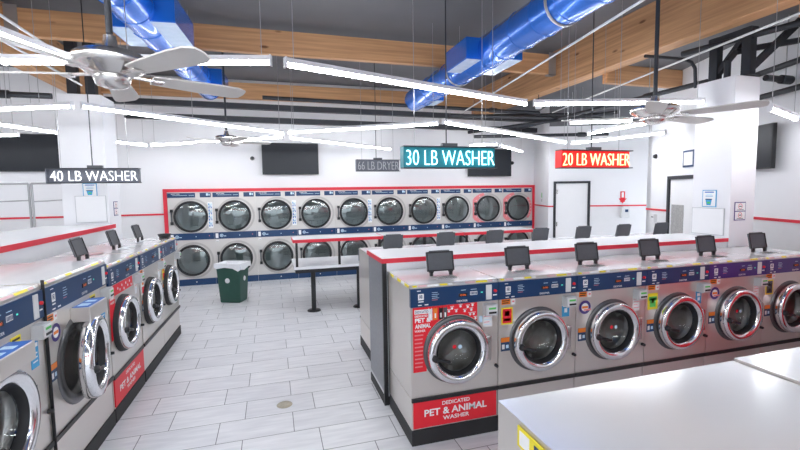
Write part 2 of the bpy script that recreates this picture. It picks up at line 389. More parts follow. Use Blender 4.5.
# blue ducts
def duct(x, z, r, y0, y1, boxes, lab, rz=0):
    t = thing('air_duct', lab, 'duct', (x, y0, z), rz)
    L_ = y1 - y0
    m = MB().lathe([(r, 0), (r, L_)], 'duct_blue', axis='y', n=28)
    for k in range(int(L_ / .4)): m.lathe([(r, k * .4), (r + .008, k * .4 + .008), (r, k * .4 + .016)], 'duct_blue', axis='y', n=28)
    m.build('pipe', t)
    MB().lathe([(r, L_), (r, L_ - .01), (0, L_ - .01)], 'duct_blue', axis='y', n=28).build('end_cap', t)
    for sd, yy, wd, ln in boxes:
        b = MB()
        x0, x1 = (-(r + wd), -r * .6) if sd < 0 else (r * .6, r + wd)
        b.box(x0, x1, yy - y0, yy - y0 + ln, -.13, .13, 'duct_blue').box(x0 + .015, x1, yy - y0 + .015, yy - y0 + ln - .015, -.136, -.131, 'duct_under'); b.build('outlet_box', t, bevel=.005)
    for yy in (1.2, 3.6, 6.0, 8.2):
        if y0 < yy < y1: MB().lathe([(r + .003, yy - y0), (r + .012, yy - y0), (r + .012, yy - y0 + .03), (r + .003, yy - y0 + .03)], 'wire', axis='y', n=28).cyl((0, yy - y0, r), (0, yy - y0, DK - z), .005, 'wire', 6).build('hanging_strap', t)
    return t
duct(-1.694, 3.70, .185, -2.5, 8.1, ((-1, 4.95, .14, .6), (1, 4.75, .17, .75), (1, 7.3, .15, .6)), 'glossy blue round air duct on the left running towards the back wall', -.07)
duct(2.73, 3.68, .205, -2.5, 8.1, ((-1, 5.0, .16, .65), (1, 4.9, .16, .75), (1, 7.4, .12, .5)), 'glossy blue round air duct on the right running towards the back wall')

# ------------------------------------------------------------------ columns
def column(x0, x1, y0, y1, h, lab, panel, sign_, note):
    t = thing('column', lab, 'column', ((x0 + x1) / 2, (y0 + y1) / 2, 0))
    cx, cy = (x0 + x1) / 2, (y0 + y1) / 2
    MB().box(x0 - cx, x1 - cx, y0 - cy, y1 - cy, 0, h, 'wall_paint').build('casing', t, bevel=.004)
    MB().box(*panel(cx, cy), 'white').build('access_panel', t, bevel=.003)
    q = panel(cx, cy); MB().box(q[0] - (.008 if q[1] - q[0] > .1 else -.004), q[1] + (.008 if q[1] - q[0] > .1 else 0), q[2] - (.008 if q[3] - q[2] > .1 else -.004), q[3] + (.008 if q[3] - q[2] > .1 else 0), q[4] - .008, q[5] + .008, 'grey_plastic').build('panel_edge', t)
    return t
cl = column(-2.77, -2.22, 7.0, 7.5, 3.31, 'white boxed column at the far end of the left washers', lambda cx, cy: (-2.61 - cx, -2.25 - cx, 6.985 - cy, 6.999 - cy, 1.55, 1.91), 0, 0)
cr = column(4.97, 5.35, 3.61, 4.07, 3.15, 'white boxed column at the right end of the centre washers', lambda cx, cy: (4.955 - cx, 4.969 - cx, 3.67 - cy, 4.05 - cy, 1.36, 1.66), 0, 0)
def cup_sign(loc, rz, w_, h_, lab):
    m = MB().box(-w_ / 2, w_ / 2, -.006, 0, 0, h_, 'cyan_label').quad(-w_ * .45, w_ * .45, h_ * .04, h_ * .96, -.007, 'paper')
    m.quad(-w_ * .33, w_ * .33, h_ * .84, h_ * .9, -.008, 'blue_label').quad(-w_ * .2, w_ * .2, h_ * .72, h_ * .77, -.008, 'pale_blue').quad(-w_ * .26, w_ * .26, h_ * .62, h_ * .66, -.008, 'cyan_label')
    m.add([(-w_ * .17, -.009, h_ * .1), (w_ * .13, -.009, h_ * .1), (w_ * .2, -.009, h_ * .42), (-w_ * .24, -.009, h_ * .42)], [(0, 1, 2, 3)], 'cyan_label').quad(-w_ * .26, w_ * .22, h_ * .42, h_ * .48, -.009, 'navy')
    m.quad(-w_ * .12, w_ * .1, h_ * .2, h_ * .3, -.01, 'green')
    o = m.build('poster'); o.location = loc; o.rotation_euler = (0, 0, rz); return tag(o, lab, 'sign')
cup_sign((-2.43, 6.998, 1.91), 0, .17, .18, 'small white poster with a blue cup on the left column')
cup_sign((4.968, 3.85, 1.68), -PI / 2, .17, .2, 'small white poster with a blue cup on the right column')
def notice(loc, rz, lab):
    m = MB().box(-.085, .085, -.005, 0, 0, .21, 'purple')
    for z in (.01, .11):
        m.quad(-.078, .078, z, z + .09, -.006, 'paper').lathe([(.026, -.0065), (.032, -.0065)], 'trim_red', (0, 0, z + .05), 'y', 16).quad(-.02, .02, z + .045, z + .055, -.0066, 'black')
        m.quad(-.05, .05, z + .008, z + .014, -.0066, 'black')
    o = m.build('notice'); o.location = loc; o.rotation_euler = (0, 0, rz); return tag(o, lab, 'sign')
notice((5.12, 3.608, 1.53), 0, 'white notice with two red prohibition symbols on the right column')
notice((-2.22, 7.28, 1.62), PI / 2, 'faint white notice on the narrow side of the left column')

# ------------------------------------------------------------------ washers
def panel_part(W, z0, z1, m, parent):
    p = MB().box(-W / 2 + .002, W / 2 - .002, -.012, .02, z0, z1, m)
    h = z1 - z0; y = -.0135
    p.quad(-W * .42, -W * .42 + .045, z0 + h * .38, z0 + h * .72, y, 'paper').quad(-W * .42 + .010, -W * .42 + .033, z0 + h * .47, z0 + h * .66, y - .001, m)
    p.quad(-W * .42 + .002, -W * .42 + .043, z0 + h * .26, z0 + h * .32, y, 'paper')
    p.text('D', -W * .42 + .021, z0 + h * .56, .014, h * .16, y - .002, 'paper', .02)
    for k in range(5): p.quad(-W * .27, -W * .27 + .045 + .012 * (k % 2), z0 + h * (.72 - .1 * k), z0 + h * (.745 - .1 * k), y, 'pale_blue' if k < 4 else 'pink')
    p.quad(-W * .43, -W * .39, z0 + h * .86, z0 + h * .9, y, 'paper').quad(-W * .42, -W * .38, z0 + h * .08, z0 + h * .13, y, 'paper').quad(-W * .35, -W * .31, z0 + h * .08, z0 + h * .14, y, 'paper')
    p.box(.02, .09, -.016, -.012, z0 + h * .38, z0 + h * .56, 'black')
    p.text('0:00', .055, z0 + h * .47, .045, h * .09, -.0165, 'led_red')
    p.quad(.115, .175, z0 + h * .42, z0 + h * .62, y, 'paper')
    for k in range(5): p.quad(.119 + .011 * k, .126 + .011 * k, z0 + h * .45, z0 + h * .59, y - .001, 'navy')
    p.quad(.12, .17, z0 + h * .72, z0 + h * .75, y, 'pale_blue').quad(.04, .08, z0 + h * .72, z0 + h * .75, y, 'pale_blue')
    p.quad(.205, .222, z0 + h * .5, z0 + h * .56, y, 'led_green')
    p.text('DEXTER', .05, z0 + h * .14, .09, h * .1, y, 'paper', .02)
    o = p.build('control_panel', parent, bevel=.002)
    MB().box(W / 2 - .112, W / 2 - .065, -.018, -.012, z0 + .012, z1 - .012, 'light_plastic').build('card_slot_plate', o)
    MB().lathe([(.0, -.026), (.011, -.024), (.012, -.012)], 'red_label', (W / 2 - .034, 0, z0 + h * .55), 'y', 14).quad(W / 2 - .052, W / 2 - .018, z0 + h * .28, z0 + h * .34, y, 'paper').build('stop_button', o)
    return o

def body_mesh(W, Dp, H, zs, cx, cz, R):
    m = MB(); w2 = W / 2 - .003
    # front sheet with a round opening
    n = 40
    rim = [(cx + R * math.cos(2 * PI * i / n), 0, cz + R * math.sin(2 * PI * i / n)) for i in range(n)]
    out = []
    for i in range(n):
        a = 2 * PI * i / n; c, q = math.cos(a), math.sin(a)
        tx = ((w2 - cx) / c) if c > 1e-6 else ((-w2 - cx) / c if c < -1e-6 else 1e9)
        tz = ((H - .018 - cz) / q) if q > 1e-6 else ((zs - cz) / q if q < -1e-6 else 1e9)
        k = min(tx, tz); out.append((cx + c * k, 0, cz + q * k))
    cor = [(w2, 0, H - .018), (-w2, 0, H - .018), (-w2, 0, zs), (w2, 0, zs)]
    m.add(rim + out, [(i, (i + 1) % n, n + (i + 1) % n, n + i) for i in range(n)], 'steel')
    for c in cor:   # fill corner triangles
        ang = math.atan2(c[2] - cz, c[0] - cx) % (2 * PI); i = int(ang / (2 * PI) * n); m.add([out[i], c, out[(i + 1) % n]], [(0, 1, 2)], 'steel')
    vs = [(-w2, 0, zs), (w2, 0, zs), (w2, 0, H - .018), (-w2, 0, H - .018), (-w2, Dp, zs), (w2, Dp, zs), (w2, Dp, H), (-w2, Dp, H), (w2, .014, H), (-w2, .014, H)]
    m.add(vs, [(1, 5, 6, 8, 2), (4, 0, 3, 9, 7), (5, 4, 7, 6), (0, 4, 5, 1)], 'steel')
    m.add(vs, [(3, 2, 8, 9)], 'steel'); m.add(vs, [(9, 8, 6, 7)], 'steel_top')
    return m

def washer(label, W, Dp, H, z0, z1, cz, R, panel='navy', zs=.37, gask='bezel', shift=0., protrude=.08, swing=0., group=None, kickm='rubber'):
    t = thing('washing_machine', label, 'washing machine', group=group)
    cx = shift
    body_mesh(W, Dp, H, zs, cx, cz, R * .86).build('body', t)
    MB().box(-W / 2 + .004, W / 2 - .004, .006, Dp, .12, zs - .012, 'steel').build('lower_panel', t, bevel=.003)
    MB().box(-W / 2 + .003, W / 2 - .003, -.012, .006, zs - .028, zs + .002, 'black').build('trim_rail', t)
    MB().box(-W / 2 + .001, W / 2 - .001, -.004, Dp, 0, .12, kickm).build('plinth', t, bevel=.003)
    panel_part(W, z0, z1, panel, t)
    # striped caution strip on the slanted front lip
    s = MB(); cols = ['yellow', 'pink_pale', 'paper', 'yellow', 'paper', 'steel', 'pink_pale', 'yellow', 'pink_pale', 'paper']
    s.box(-W / 2 + .01, W / 2 - .01, -.001, .001, H - .0175, H - .014, 'light_plastic')
    xs = [.01, .07, .18, .32, .42, .48, .62, .75, .90, .96, .985]
    for i in range(10):
        if cols[i] == 'steel': continue
        a = -W / 2 + .015 + (W - .03) * xs[i]; b = -W / 2 + .015 + (W - .03) * (xs[i + 1] - .012)
        s.add([(a, -.002, H - .016), (b, -.002, H - .016), (b, .009, H - .003), (a, .009, H - .003)], [(0, 1, 2, 3)], cols[i])
    s.build('caution_strip', t)
    # drum behind the opening
    d = MB().lathe([(R * .86, .0), (R * .86, .05), (R * .80, .06), (R * .95, .08), (R * .98, .42)], 'steel_dark', (cx, 0, cz), 'y', 36)
    d.lathe([(R * .98, .42), (R * .5, .42), (R * .2, .40), (0, .39)], 'steel_dark', (cx, 0, cz), 'y', 36)
    for k in range(3):
        a = k * 2 * PI / 3 + .5; c, q = math.cos(a), math.sin(a)
        d.bar((cx + c * R * .86, .1, cz + q * R * .86), (cx + c * R * .86, .4, cz + q * R * .86), .04, .09, 'steel_dark', (c, 0, q))
    d.build('drum', t)
    # dark gasket ring on the body
    MB().lathe([(R * .84, 0), (R * .84, -.012), (R * 1.02, -.014 if gask == 'bezel' else -.04), (R * 1.06, -.008 if gask == 'bezel' else -.03), (R * 1.08, 0)], gask, (cx, 0, cz), 'y', 40).build('gasket', t)
    # door, hinged on the machine's left, modelled round its hinge
    hx = cx - R
    dr = MB()
    P = protrude
    ring = [(R * .70, -P * .35), (R * .74, -P * .95), (R * .80, -P * 1.12), (R * .84, -P * 1.18), (R * .95, -P * 1.15), (R * .985, -P * 1.0), (R, -P * .7), (R * .99, -P * .2), (R * .80, -P * .15), (R * .70, -P * .35)]
    dr.lathe(ring, 'chrome', (R, 0, 0), 'y', 48)
    door = dr.build('door', t, loc=(hx, 0, cz)); door.rotation_euler = (0, 0, swing)
    MB().lathe([(R * .735, -P * .9), (R * .64, -P * .45), (R * .66, -P * .3), (R * .72, -P * .25), (R * .84, -.03 if P > .08 else -.02), (R * .80, -P * .42)], 'rubber', (R, 0, 0), 'y', 40).build('door_seal', door)
    MB().lathe([(R * .645, -P * .46), (R * .56, .0), (R * .40, .05), (0, .065)], 'door_glass', (R, 0, 0), 'y', 36).build('door_glass', door)
    hd = MB().lathe([(0, -P * 1.15 - .03), (.022, -P * 1.15 - .025), (.026, -P * 1.15), (.026, -P)], 'black', (R * .18, 0, -.02), 'y', 16)
    hd.tube([(R * .18, -P * 1.15 - .015, -.02), (R * .4, -P * 1.15 - .025, -.035), (R * .62, -P * 1.15 - .02, -.05)], .012, 'black', 10); hd.build('door_handle', door)
    MB().box(R * 1.93, R * 1.93 + .045, -P * .9, .0, -.10, .10, 'nickel').build('latch_plate', door, bevel=.012)
    # card reader under the panel
    c = MB().box(W / 2 - .135, W / 2 - .035, -.06, 0, z0 - .105, z0 - .02, 'grey_plastic').box(W / 2 - .125, W / 2 - .045, -.066, -.06, z0 - .097, z0 - .028, 'light_plastic')
    c.quad(W / 2 - .115, W / 2 - .055, z0 - .055, z0 - .040, -.067, 'green').box(W / 2 - .115, W / 2 - .05, -.069, -.066, z0 - .088, z0 - .072, 'black')
    c.build('card_reader', t, bevel=.006)
    MB().lathe([(0, -.03), (.012, -.03), (.014, 0)], 'black', (W / 2 - .02, 0, cz - .17), 'y', 12).build('side_latch', t)
    return t

def sticker(parent, x, z, w_, h_, base, items=(), name='sticker'):
    m = MB().box(x, x + w_, -.0025, 0, z, z + h_, base)
    for (a, b, c, d, k) in items: m.quad(x + w_ * a, x + w_ * b, z + h_ * c, z + h_ * d, -.0032, k)
    return m.build(name, parent)
def common_stickers(t, W, z0, low=True):
    sticker(t, -W / 2 + .03, z0 - .055, .075, .042, 'orange', ((.08, .9, .6, .8, 'black'), (.08, .8, .2, .4, 'black')))
    sticker(t, -W / 2 + .115, z0 - .060, .035, .045, 'paper', ((.2, .8, .4, .7, 'pink'),))
    if low: sticker(t, -W / 2 + .025, z0 - .43, .08, .11, 'navy', ((0, 1, .66, 1, 'orange'), (.1, .4, .15, .5, 'paper'), (.55, .85, .2, .45, 'pale_blue')))
def lid(par, loc, front=True, tilt=-.2):
    M = Matrix.Rotation(tilt, 4, 'X')
    p = MB().box(-.118, .118, -.008, .008, .040, .200, 'charcoal', M).box(-.09, .09, -.010, .010, .197, .210, 'charcoal', M)
    if front:
        for a, b, c, d in ((-.118, .118, .188, .2), (-.118, .118, .04, .052), (-.118, -.105, .04, .2), (.105, .118, .04, .2)): p.box(a, b, -.016, -.008, c, d, 'black', M)
    t = p.build('soap_lid', par, bevel=.004, loc=loc)
    for x in (-.085, .085): MB().box(x - .012, x + .012, -.012, .012, 0, .045, 'black').cyl((x - .02, 0, .04), (x + .02, 0, .04), .009, 'black', 10).build('hinge', t)
    MB().box(-.10, .10, -.15, -.03, 0, .006, 'light_plastic').build('soap_tray', t, bevel=.002)
    return t

# --- centre front row (faces the camera)
FYC = 2.95; P0 = .94; PW = .722; FH = 1.228
proto = None
frow = [
 ('leftmost centre washer, red pet and animal poster round its door', 'navy', 'pet'),
 ('second centre washer, small red and yellow square sticker left of its door', 'navy', 'redsq'),
 ('third centre washer, round purple and pink sticker left of its door', 'navy', 'round'),
 ('fourth centre washer, lime green sticker left of its door', 'navy', 'green'),
 ('fifth centre washer with purple control panel and no bright square sticker', 'purple', 'plain'),
 ('sixth centre washer with purple control panel and yellow framed sticker', 'purple', 'yel')]
G1 = 'centre row washers facing the camera'
pA = washer(frow[0][0], PW, .64, FH, 1.066, 1.204, .712, .245, group=G1, protrude=.075)
pB = washer(frow[4][0], PW, .64, FH, 1.066, 1.204, .712, .245, 'purple', group=G1, protrude=.08)
lid(pA, (.005, .30, FH - .006)); lid(pB, (.005, .30, FH - .006))
wash = []
for i, (lab, pn, kind) in enumerate(frow):
    x = P0 + PW * (i + .5)
    if i == 0: t = pA; t.location = (x, FYC, 0)
    elif i == 4: t = pB; t.location = (x, FYC, 0)
    else: t = dup(pA if pn == 'navy' else pB, (x, FYC, 0), 0, lab, G1)
    wash.append(t)
W2 = PW / 2
for i, t in enumerate(wash):
    kind = frow[i][2]
    if kind != 'pet': common_stickers(t, PW, 1.075)
    if kind == 'pet':
        # red poster: notched round the door
        cx, cz, R = 0, .72, .262; m = MB()
        x0, x1, zt = -.342, .18, 1.062; n = 24
        m.add([(x0, -.002, zt - .19), (x0, -.002, .57), (-.235, -.002, .57), (-.235, -.002, .61)] , [(0, 1, 2, 3)], 'red_label')
        arc = []
        for k in range(n + 1):
            a = PI * 1.14 - (PI * 1.14 - PI * .27) * k / n; arc.append((cx + R * math.cos(a), -.002, cz + R * math.sin(a)))
        top = []
        for (ax, _, az) in arc: top.append((max(x0, min(x1, x0 + (x1 - x0) * (len(top) / n))), -.002, zt))
        # left block then strips above the arc
        pts_l = [(x0, -.002, .57), (arc[0][0], -.002, .57)]
        m = MB()
        for k in range(n):
            a, b = arc[k], arc[k + 1]
            if b[0] > x1: break
            if a[2] < cz + .02: m.add([(x0, -.002, a[2]), a, b, (x0, -.002, b[2])], [(0, 1, 2, 3)], 'red_label'); zlast = b[2]; kk = k + 1
        a0 = arc[kk]
        m.quad(x0, a0[0], a0[2], zt, -.002, 'red_label')
        for k in range(kk, n):
            a, b = arc[k], arc[k + 1]
            if b[0] > x1: break
            m.add([a, b, (b[0], -.002, zt), (a[0], -.002, zt)], [(0, 1, 2, 3)], 'red_label'); last = b
        m.quad(last[0], x1, last[2], zt, -.002, 'red_label')
        m.quad(x0, arc[0][0], .57, arc[0][2], -.002, 'red_label')
        m.box(x0 + .012, x0 + .13, -.004, -.002, zt - .05, zt - .018, 'paper').text('DEDICATED', x0 + .07, zt - .034, .105, .018, -.0045, 'navy', .01)
        m.text('DEDICATED', x0 + .065, zt - .066, .10, .016, -.003, 'paper', .03)
        m.text('PET &', x0 + .078, zt - .098, .125, .034, -.003, 'paper', .04).text('ANIMAL', x0 + .078, zt - .142, .125, .032, -.003, 'paper', .04)
        m.text('WASHER', x0 + .055, zt - .178, .085, .018, -.003, 'paper', .02)
        for k in range(9): m.quad(x0 + .012, x0 + .08 - .004 * (k % 3), zt - .215 - k * .03, zt - .205 - k * .03, -.003, 'pink')
        # cat and dog silhouettes
        for cxp, col1 in ((-.205, 'light_plastic'), (-.165, 'orange'), (-.12, 'black'), (-.085, 'charcoal')):
            m.disc(.017, col1, (cxp, -.0035, zt - .035), 14).quad(cxp - .016, cxp + .016, zt - .105, zt - .045, -.0034, col1)
            for sx in (-.011, .011): m.add([(cxp + sx - .006, -.0036, zt - .026), (cxp + sx + .006, -.0036, zt - .026), (cxp + sx, -.0036, zt - .008)], [(0, 1, 2)], col1)
            m.quad(cxp - .006, cxp + .006, zt - .09, zt - .055, -.0037, 'paper')
        rr = random.Random(3)
        for px, pz in ((-.03, .03), (.005, .055), (.04, .02), (.075, .06), (.10, .03), (.13, .055), (.15, .09), (.14, .02), (.165, .125), (.12, .09), (-.055, .05)):
            m.disc(.0095, 'paper', (px, -.0035, zt - pz), 10)
            for q in (-.011, 0, .011): m.disc(.004, 'paper', (px + q, -.0035, zt - pz + .014), 8)
        m.build('pet_poster', t)['label'] = 'red pet and animal poster with paw prints'
        m = MB().box(-.345, .345, -.004, .006, .135, .345, 'red_label').text('DEDICATED', 0, .305, .23, .03, -.005, 'paper', .02).text('PET & ANIMAL', 0, .245, .52, .055, -.005, 'paper', .025).text('WASHER', 0, .187, .22, .032, -.005, 'paper', .02)
        for k in range(10): m.add([(.15 + k * .02, -.0045, .136), (.154 + k * .02, -.0045, .136), (.2 + k * .0145, -.0045, .165), (.197 + k * .0145, -.0045, .165)], [(0, 1, 2, 3)], 'trim_red')
        m.build('pet_banner', t)['label'] = 'red banner reading dedicated pet and animal washer'
        sticker(t, W2 - .13, .86, .075, .10, 'paper', ((.1, .9, .8, .86, 'pink'), (.1, .9, .55, .6, 'pale_blue'), (.1, .7, .35, .4, 'pink'), (.1, .9, .15, .2, 'pale_blue')))
        sticker(t, W2 - .165, .90, .028, .05, 'pale_blue')
    if kind == 'redsq':
        sticker(t, -W2 + .028, .86, .10, .135, 'yellow', ((.1, .9, .08, .92, 'red_label'), (.3, .7, .5, .8, 'yellow'), (.2, .8, .2, .35, 'yellow')))
        sticker(t, W2 - .135, .87, .07, .115, 'cyan_label', ((.15, .85, .7, .85, 'paper'), (.3, .7, .3, .6, 'paper')))
    if kind in ('round', 'plain'):
        m = MB().lathe([(.035, -.002), (.058, -.002)], 'purple', (-W2 + .09, 0, .93), 'y', 24).disc(.035, 'paper', (-W2 + .09, -.002, .93), 20).quad(-W2 + .06, -W2 + .12, .92, .94, -.003, 'orange').quad(-W2 + .075, -W2 + .15, .90, .915, -.003, 'pink'); m.build('sticker', t)
        sticker(t, W2 - .135, .85, .07, .13, 'paper', ((.1, .9, .8, .84, 'pink'), (.1, .9, .6, .64, 'pink'), (.1, .7, .4, .44, 'pink'), (.1, .9, .2, .24, 'pink')))
    if kind == 'green':
        sticker(t, -W2 + .028, .845, .11, .145, 'yellow', ((.2, .8, .15, .7, 'green'), (.1, .9, .55, .8, 'green'), (.4, .6, .4, .6, 'yellow')))
        sticker(t, W2 - .14, .85, .065, .115, 'cyan_label', ((.2, .8, .6, .85, 'paper'), (.3, .7, .25, .5, 'paper')))
    if kind == 'yel':
        sticker(t, -W2 + .028, .86, .10, .145, 'yellow', ((.1, .9, .08, .92, 'charcoal'), (.3, .7, .55, .75, 'paper'), (.3, .7, .2, .4, 'paper')))
for i in (0, 2, 4):
    MB().disc(.016, 'red_label', (-.025, -.035, .745), 14).disc(.016, 'pale_blue', (.02, -.035, .74), 14).build('glass_sticker', wash[i])
# side edge strip on the pet washer
m = MB()
for k, c in enumerate(('yellow', 'paper', 'yellow', 'paper', 'yellow')): m.box(-W2 - .001, -W2 + .002, .04 + k * .1, .13 + k * .1, 1.205, 1.225, c)
m.build('side_strip', wash[0])
MB().box(-W2 - .0, -W2 + .003, .62, .64, .12, 1.22, 'black').build('corner_post', wash[0])

# --- centre bulkhead
t = thing('bulkhead', 'white topped divider with red edge behind the centre washers', 'divider', (.91, 3.62, 0))
MB().box(0, 4.05, 0, .58, .08, 1.290, 'laminate_white').build('body', t)
MB().box(-.004, .0, .02, .57, .12, 1.290, 'grey_panel').build('end_panel', t)['label'] = 'mottled grey laminate end panel'
MB().box(-.012, 4.05, -.012, .59, 1.295, 1.335, 'laminate_white').build('top', t)
MB().box(-.018, 4.05, -.018, -.012, 1.292, 1.333, 'trim_red').box(-.018, -.012, -.012, .59, 1.292, 1.333, 'trim_red').build('red_edge', t)
MB().box(-.008, .03, -.006, .02, 0, 1.29, 'black').box(-.006, 4.0, 0.0, .57, 0, .08, 'rubber').build('black_trim', t)

# --- centre back row (faces the dryers)
G2 = 'centre row washers facing the dryers'
b0 = None
posn = ('first', 'second', 'third', 'fourth', 'fifth', 'sixth', 'seventh')
for i in range(7):
    x = 1.0 + .66 * (i + .5)
    lab = 'washer facing the dryers behind the divider, %s from its left end' % posn[i]
    if i == 0:
        b0 = washer(lab, .658, .98, FH, 1.066, 1.204, .712, .245, group=G2); b0.location = (x, 5.22, 0); b0.rotation_euler = (0, 0, PI)
        lid(b0, (0, .40, FH - .01), False, -.22)
        m = MB()
        for k, c in enumerate(('yellow', 'green', 'yellow')): m.box(.327, .3305, .62 + k * .1, .69 + k * .1, 1.205, 1.225, c)
        m.build('side_strip', b0)
    else: dup(b0, (x, 5.22, 0), PI, lab, G2)

# --- left row
th = -.0206
def lrow(y): return -1.35 + .0206 * (y - 3)
RZ = PI / 2 - math.atan(.0206)
edges_big = [(1.09, 2.055), (2.07, 3.045), (3.055, 4.02)]; edges_sm = [(4.03, 4.83), (4.85, 5.65), (5.65, 6.45)]
GL = 'large washers in the left row'; GS = 'smaller washers in the left row'
bigs = []
for i, (a, b) in enumerate(edges_big):
    y = (a + b) / 2; lab = ('large left washer outside the left edge, nearest the camera', 'large left washer at the left edge of the view, door seen head on', 'large left washer with its round chrome door ajar')[i]
    if i == 0:
        t = washer(lab, .965, .74, 1.40, 1.20, 1.365, .79, .285, group=GL, zs=.42, protrude=.085, shift=-.08); t.location = (lrow(y), y, 0); t.rotation_euler = (0, 0, RZ)
        big0 = t
        t2 = MB().box(-.16, .14, -.12, 0, 1.06, 1.16, 'steel'); o = t2.build('dispenser_box', t, bevel=.004)
        MB().add([(-.15, -.121, 1.075), (.13, -.121, 1.075), (.13, -.121, 1.145), (-.15, -.121, 1.145)], [(0, 1, 2, 3)], 'steel').box(-.15, .13, -.11, -.01, 1.16, 1.163, 'blue_label').box(-.12, -.05, -.09, -.03, 1.163, 1.165, 'pale_blue').box(0, .05, -.09, -.03, 1.163, 1.165, 'pale_blue').build('box_label', o)
        common_stickers(t, .965, 1.20)
        sticker(t, .16, 1.05, .09, .12, 'yellow', ((.05, .95, .05, .7, 'paper'), (.1, .9, .8, .9, 'black')))
        sticker(t, .33, .93, .08, .16, 'cyan_label', ((.1, .9, .75, .9, 'paper'), (.2, .8, .5, .55, 'paper'), (.2, .8, .35, .4, 'paper'), (.2, .8, .2, .25, 'paper')))
    else: t = dup(big0, (lrow(y), y, 0), RZ, lab, GL)
    bigs.append(t)
MB().box(-.4885, -.4835, -.018, .0, .0, 1.42, 'black').build('edge_post', bigs[2])
for ch in bigs[2].children:
    if ch.name.startswith('door'): ch.rotation_euler = (0, 0, math.radians(9)); ch.location.y = -.09
m = MB().lathe([(.035, -.002), (.058, -.002)], 'purple', (-.36, 0, 1.06), 'y', 24).disc(.035, 'paper', (-.36, -.002, 1.06), 20).quad(-.39, -.33, 1.05, 1.07, -.003, 'orange'); m.build('sticker', bigs[2])
smalls = []
for i, (a, b) in enumerate(edges_sm):
    y = (a + b) / 2; lab = ('left washer with red pet poster and red lower banner', 'left washer between the pet washer and the last one of the left row', 'last washer at the far end of the left row')[i]
    if i == 0:
        t = washer(lab, .797, .72, 1.345, 1.165, 1.315, .785, .235, group=GS, zs=.40, gask='rubber', protrude=.07, shift=-.10); t.location = (lrow(y), y, 0); t.rotation_euler = (0, 0, RZ); sm0 = t; lid(t, (.05, .33, 1.345), True, -.28)
    else: t = dup(sm0, (lrow(y), y, 0), RZ, lab, GS)
    smalls.append(t)
for i, t in enumerate(smalls):
    if i: common_stickers(t, .797, 1.165)
    if i == 0:
        m = MB().quad(-.385, .2, 1.06, 1.155, -.003, 'red_label').quad(-.385, -.26, .70, 1.06, -.003, 'red_label')
        m.text('PET &', -.32, 1.10, .10, .035, -.004, 'paper', .04).text('ANIMAL', -.32, 1.055, .11, .03, -.004, 'paper', .04).text('WASHER', -.325, 1.015, .09, .02, -.004, 'paper', .02)
        for px, pz in ((-.18, 1.11), (-.13, 1.09), (-.08, 1.12), (-.03, 1.08), (.02, 1.12), (.07, 1.09), (.12, 1.12), (.16, 1.08)):
            m.disc(.012, 'paper', (px, -.004, pz), 10)
        m.build('pet_poster', t)['label'] = 'red pet poster with paw prints'
        m = MB().box(-.39, .39, -.004, .006, .135, .368, 'red_label').text('DEDICATED', 0, .325, .24, .03, -.005, 'paper', .02).text('PET & ANIMAL', 0, .25, .56, .055, -.005, 'paper', .025).text('WASHER', 0, .19, .22, .032, -.005, 'paper', .02)
        m.build('pet_banner', t)['label'] = 'red banner reading dedicated pet and animal washer'
    if i: sticker(t, -.36, .90, .09, .16, 'yellow' if i == 2 else 'paper', ((.1, .9, .1, .5, 'red_label'), (.2, .8, .6, .8, 'orange')))
    sticker(t, .26, .96, .06, .11, 'paper', ((.1, .9, .7, .75, 'pink'), (.1, .9, .4, .45, 'pale_blue')))
    y = (edges_sm[i][0] + edges_sm[i][1]) / 2
t = MB().lathe([(0, .0), (.10, .0), (.12, .05), (.135, .055), (.125, .04), (.105, .012), (0, .01)], 'black', n=28).build('bowl'); t.location = (lrow(6.3) - .10, 6.3, 1.348); t.scale = (.6, .6, 1)
tag(t, 'shallow round black bowl on top of the last left washer', 'bowl')
t = MB().lathe([(0, .0), (.10, .0), (.12, .004), (0, .006)], 'pink_pale', n=28).build('reflection_spot'); t.location = (-1.74, 4.88, 1.346)  # pink reflection on the steel tops, painted as a thin coloured disc
tag(t, 'round pink reflection painted as a disc on the left washers between two lids', 'disc')
t = thing('bulkhead', 'long white divider with red edge behind the left washers', 'divider', (-2.16, 1.1, 0))
MB().box(-.85, 0, 0, 5.88, .0, 1.47, 'laminate_white').build('body', t)
MB().box(-.86, .012, -.01, 5.88, 1.475, 1.515, 'laminate_white').build('top', t)
MB().box(.012, .02, -.01, 5.88, 1.462, 1.515, 'trim_red').build('red_edge', t)

# --- foreground machines lower right
GF = 'foreground washers at the lower right'
for i in range(5):
    x = .545 + .835 * (i + .5)
    lab = ('foreground washer at the lower right whose left steel side shows', 'foreground washer with pale top at the right edge of the view', 'foreground washer beyond the right edge, third of its row', 'foreground washer beyond the right edge, fourth of its row', 'foreground washer beyond the right edge, fifth of its row')[i]
    if i == 0:
        f0 = washer(lab, .835, .85, 1.37, 1.18, 1.33, .8, .28, group=GF); f0.location = (x, .12, 0)
        last = f0
    elif i < 4: last = dup(f0, (x, .12, .008 if i == 1 else 0), 0, lab, GF)
m = MB()
m.box(-.4195, -.4165, .50, .75, 1.308, 1.358, 'yellow')
m.box(-.4205, -.4195, .70, .74, 1.315, 1.35, 'paper')
for k in range(5): m.box(-.4210, -.4200, .52 + k * .035, .54 + k * .035, 1.32, 1.348, 'navy')
m.build('side_strip', f0)['label'] = 'yellow sticker with dark marks'

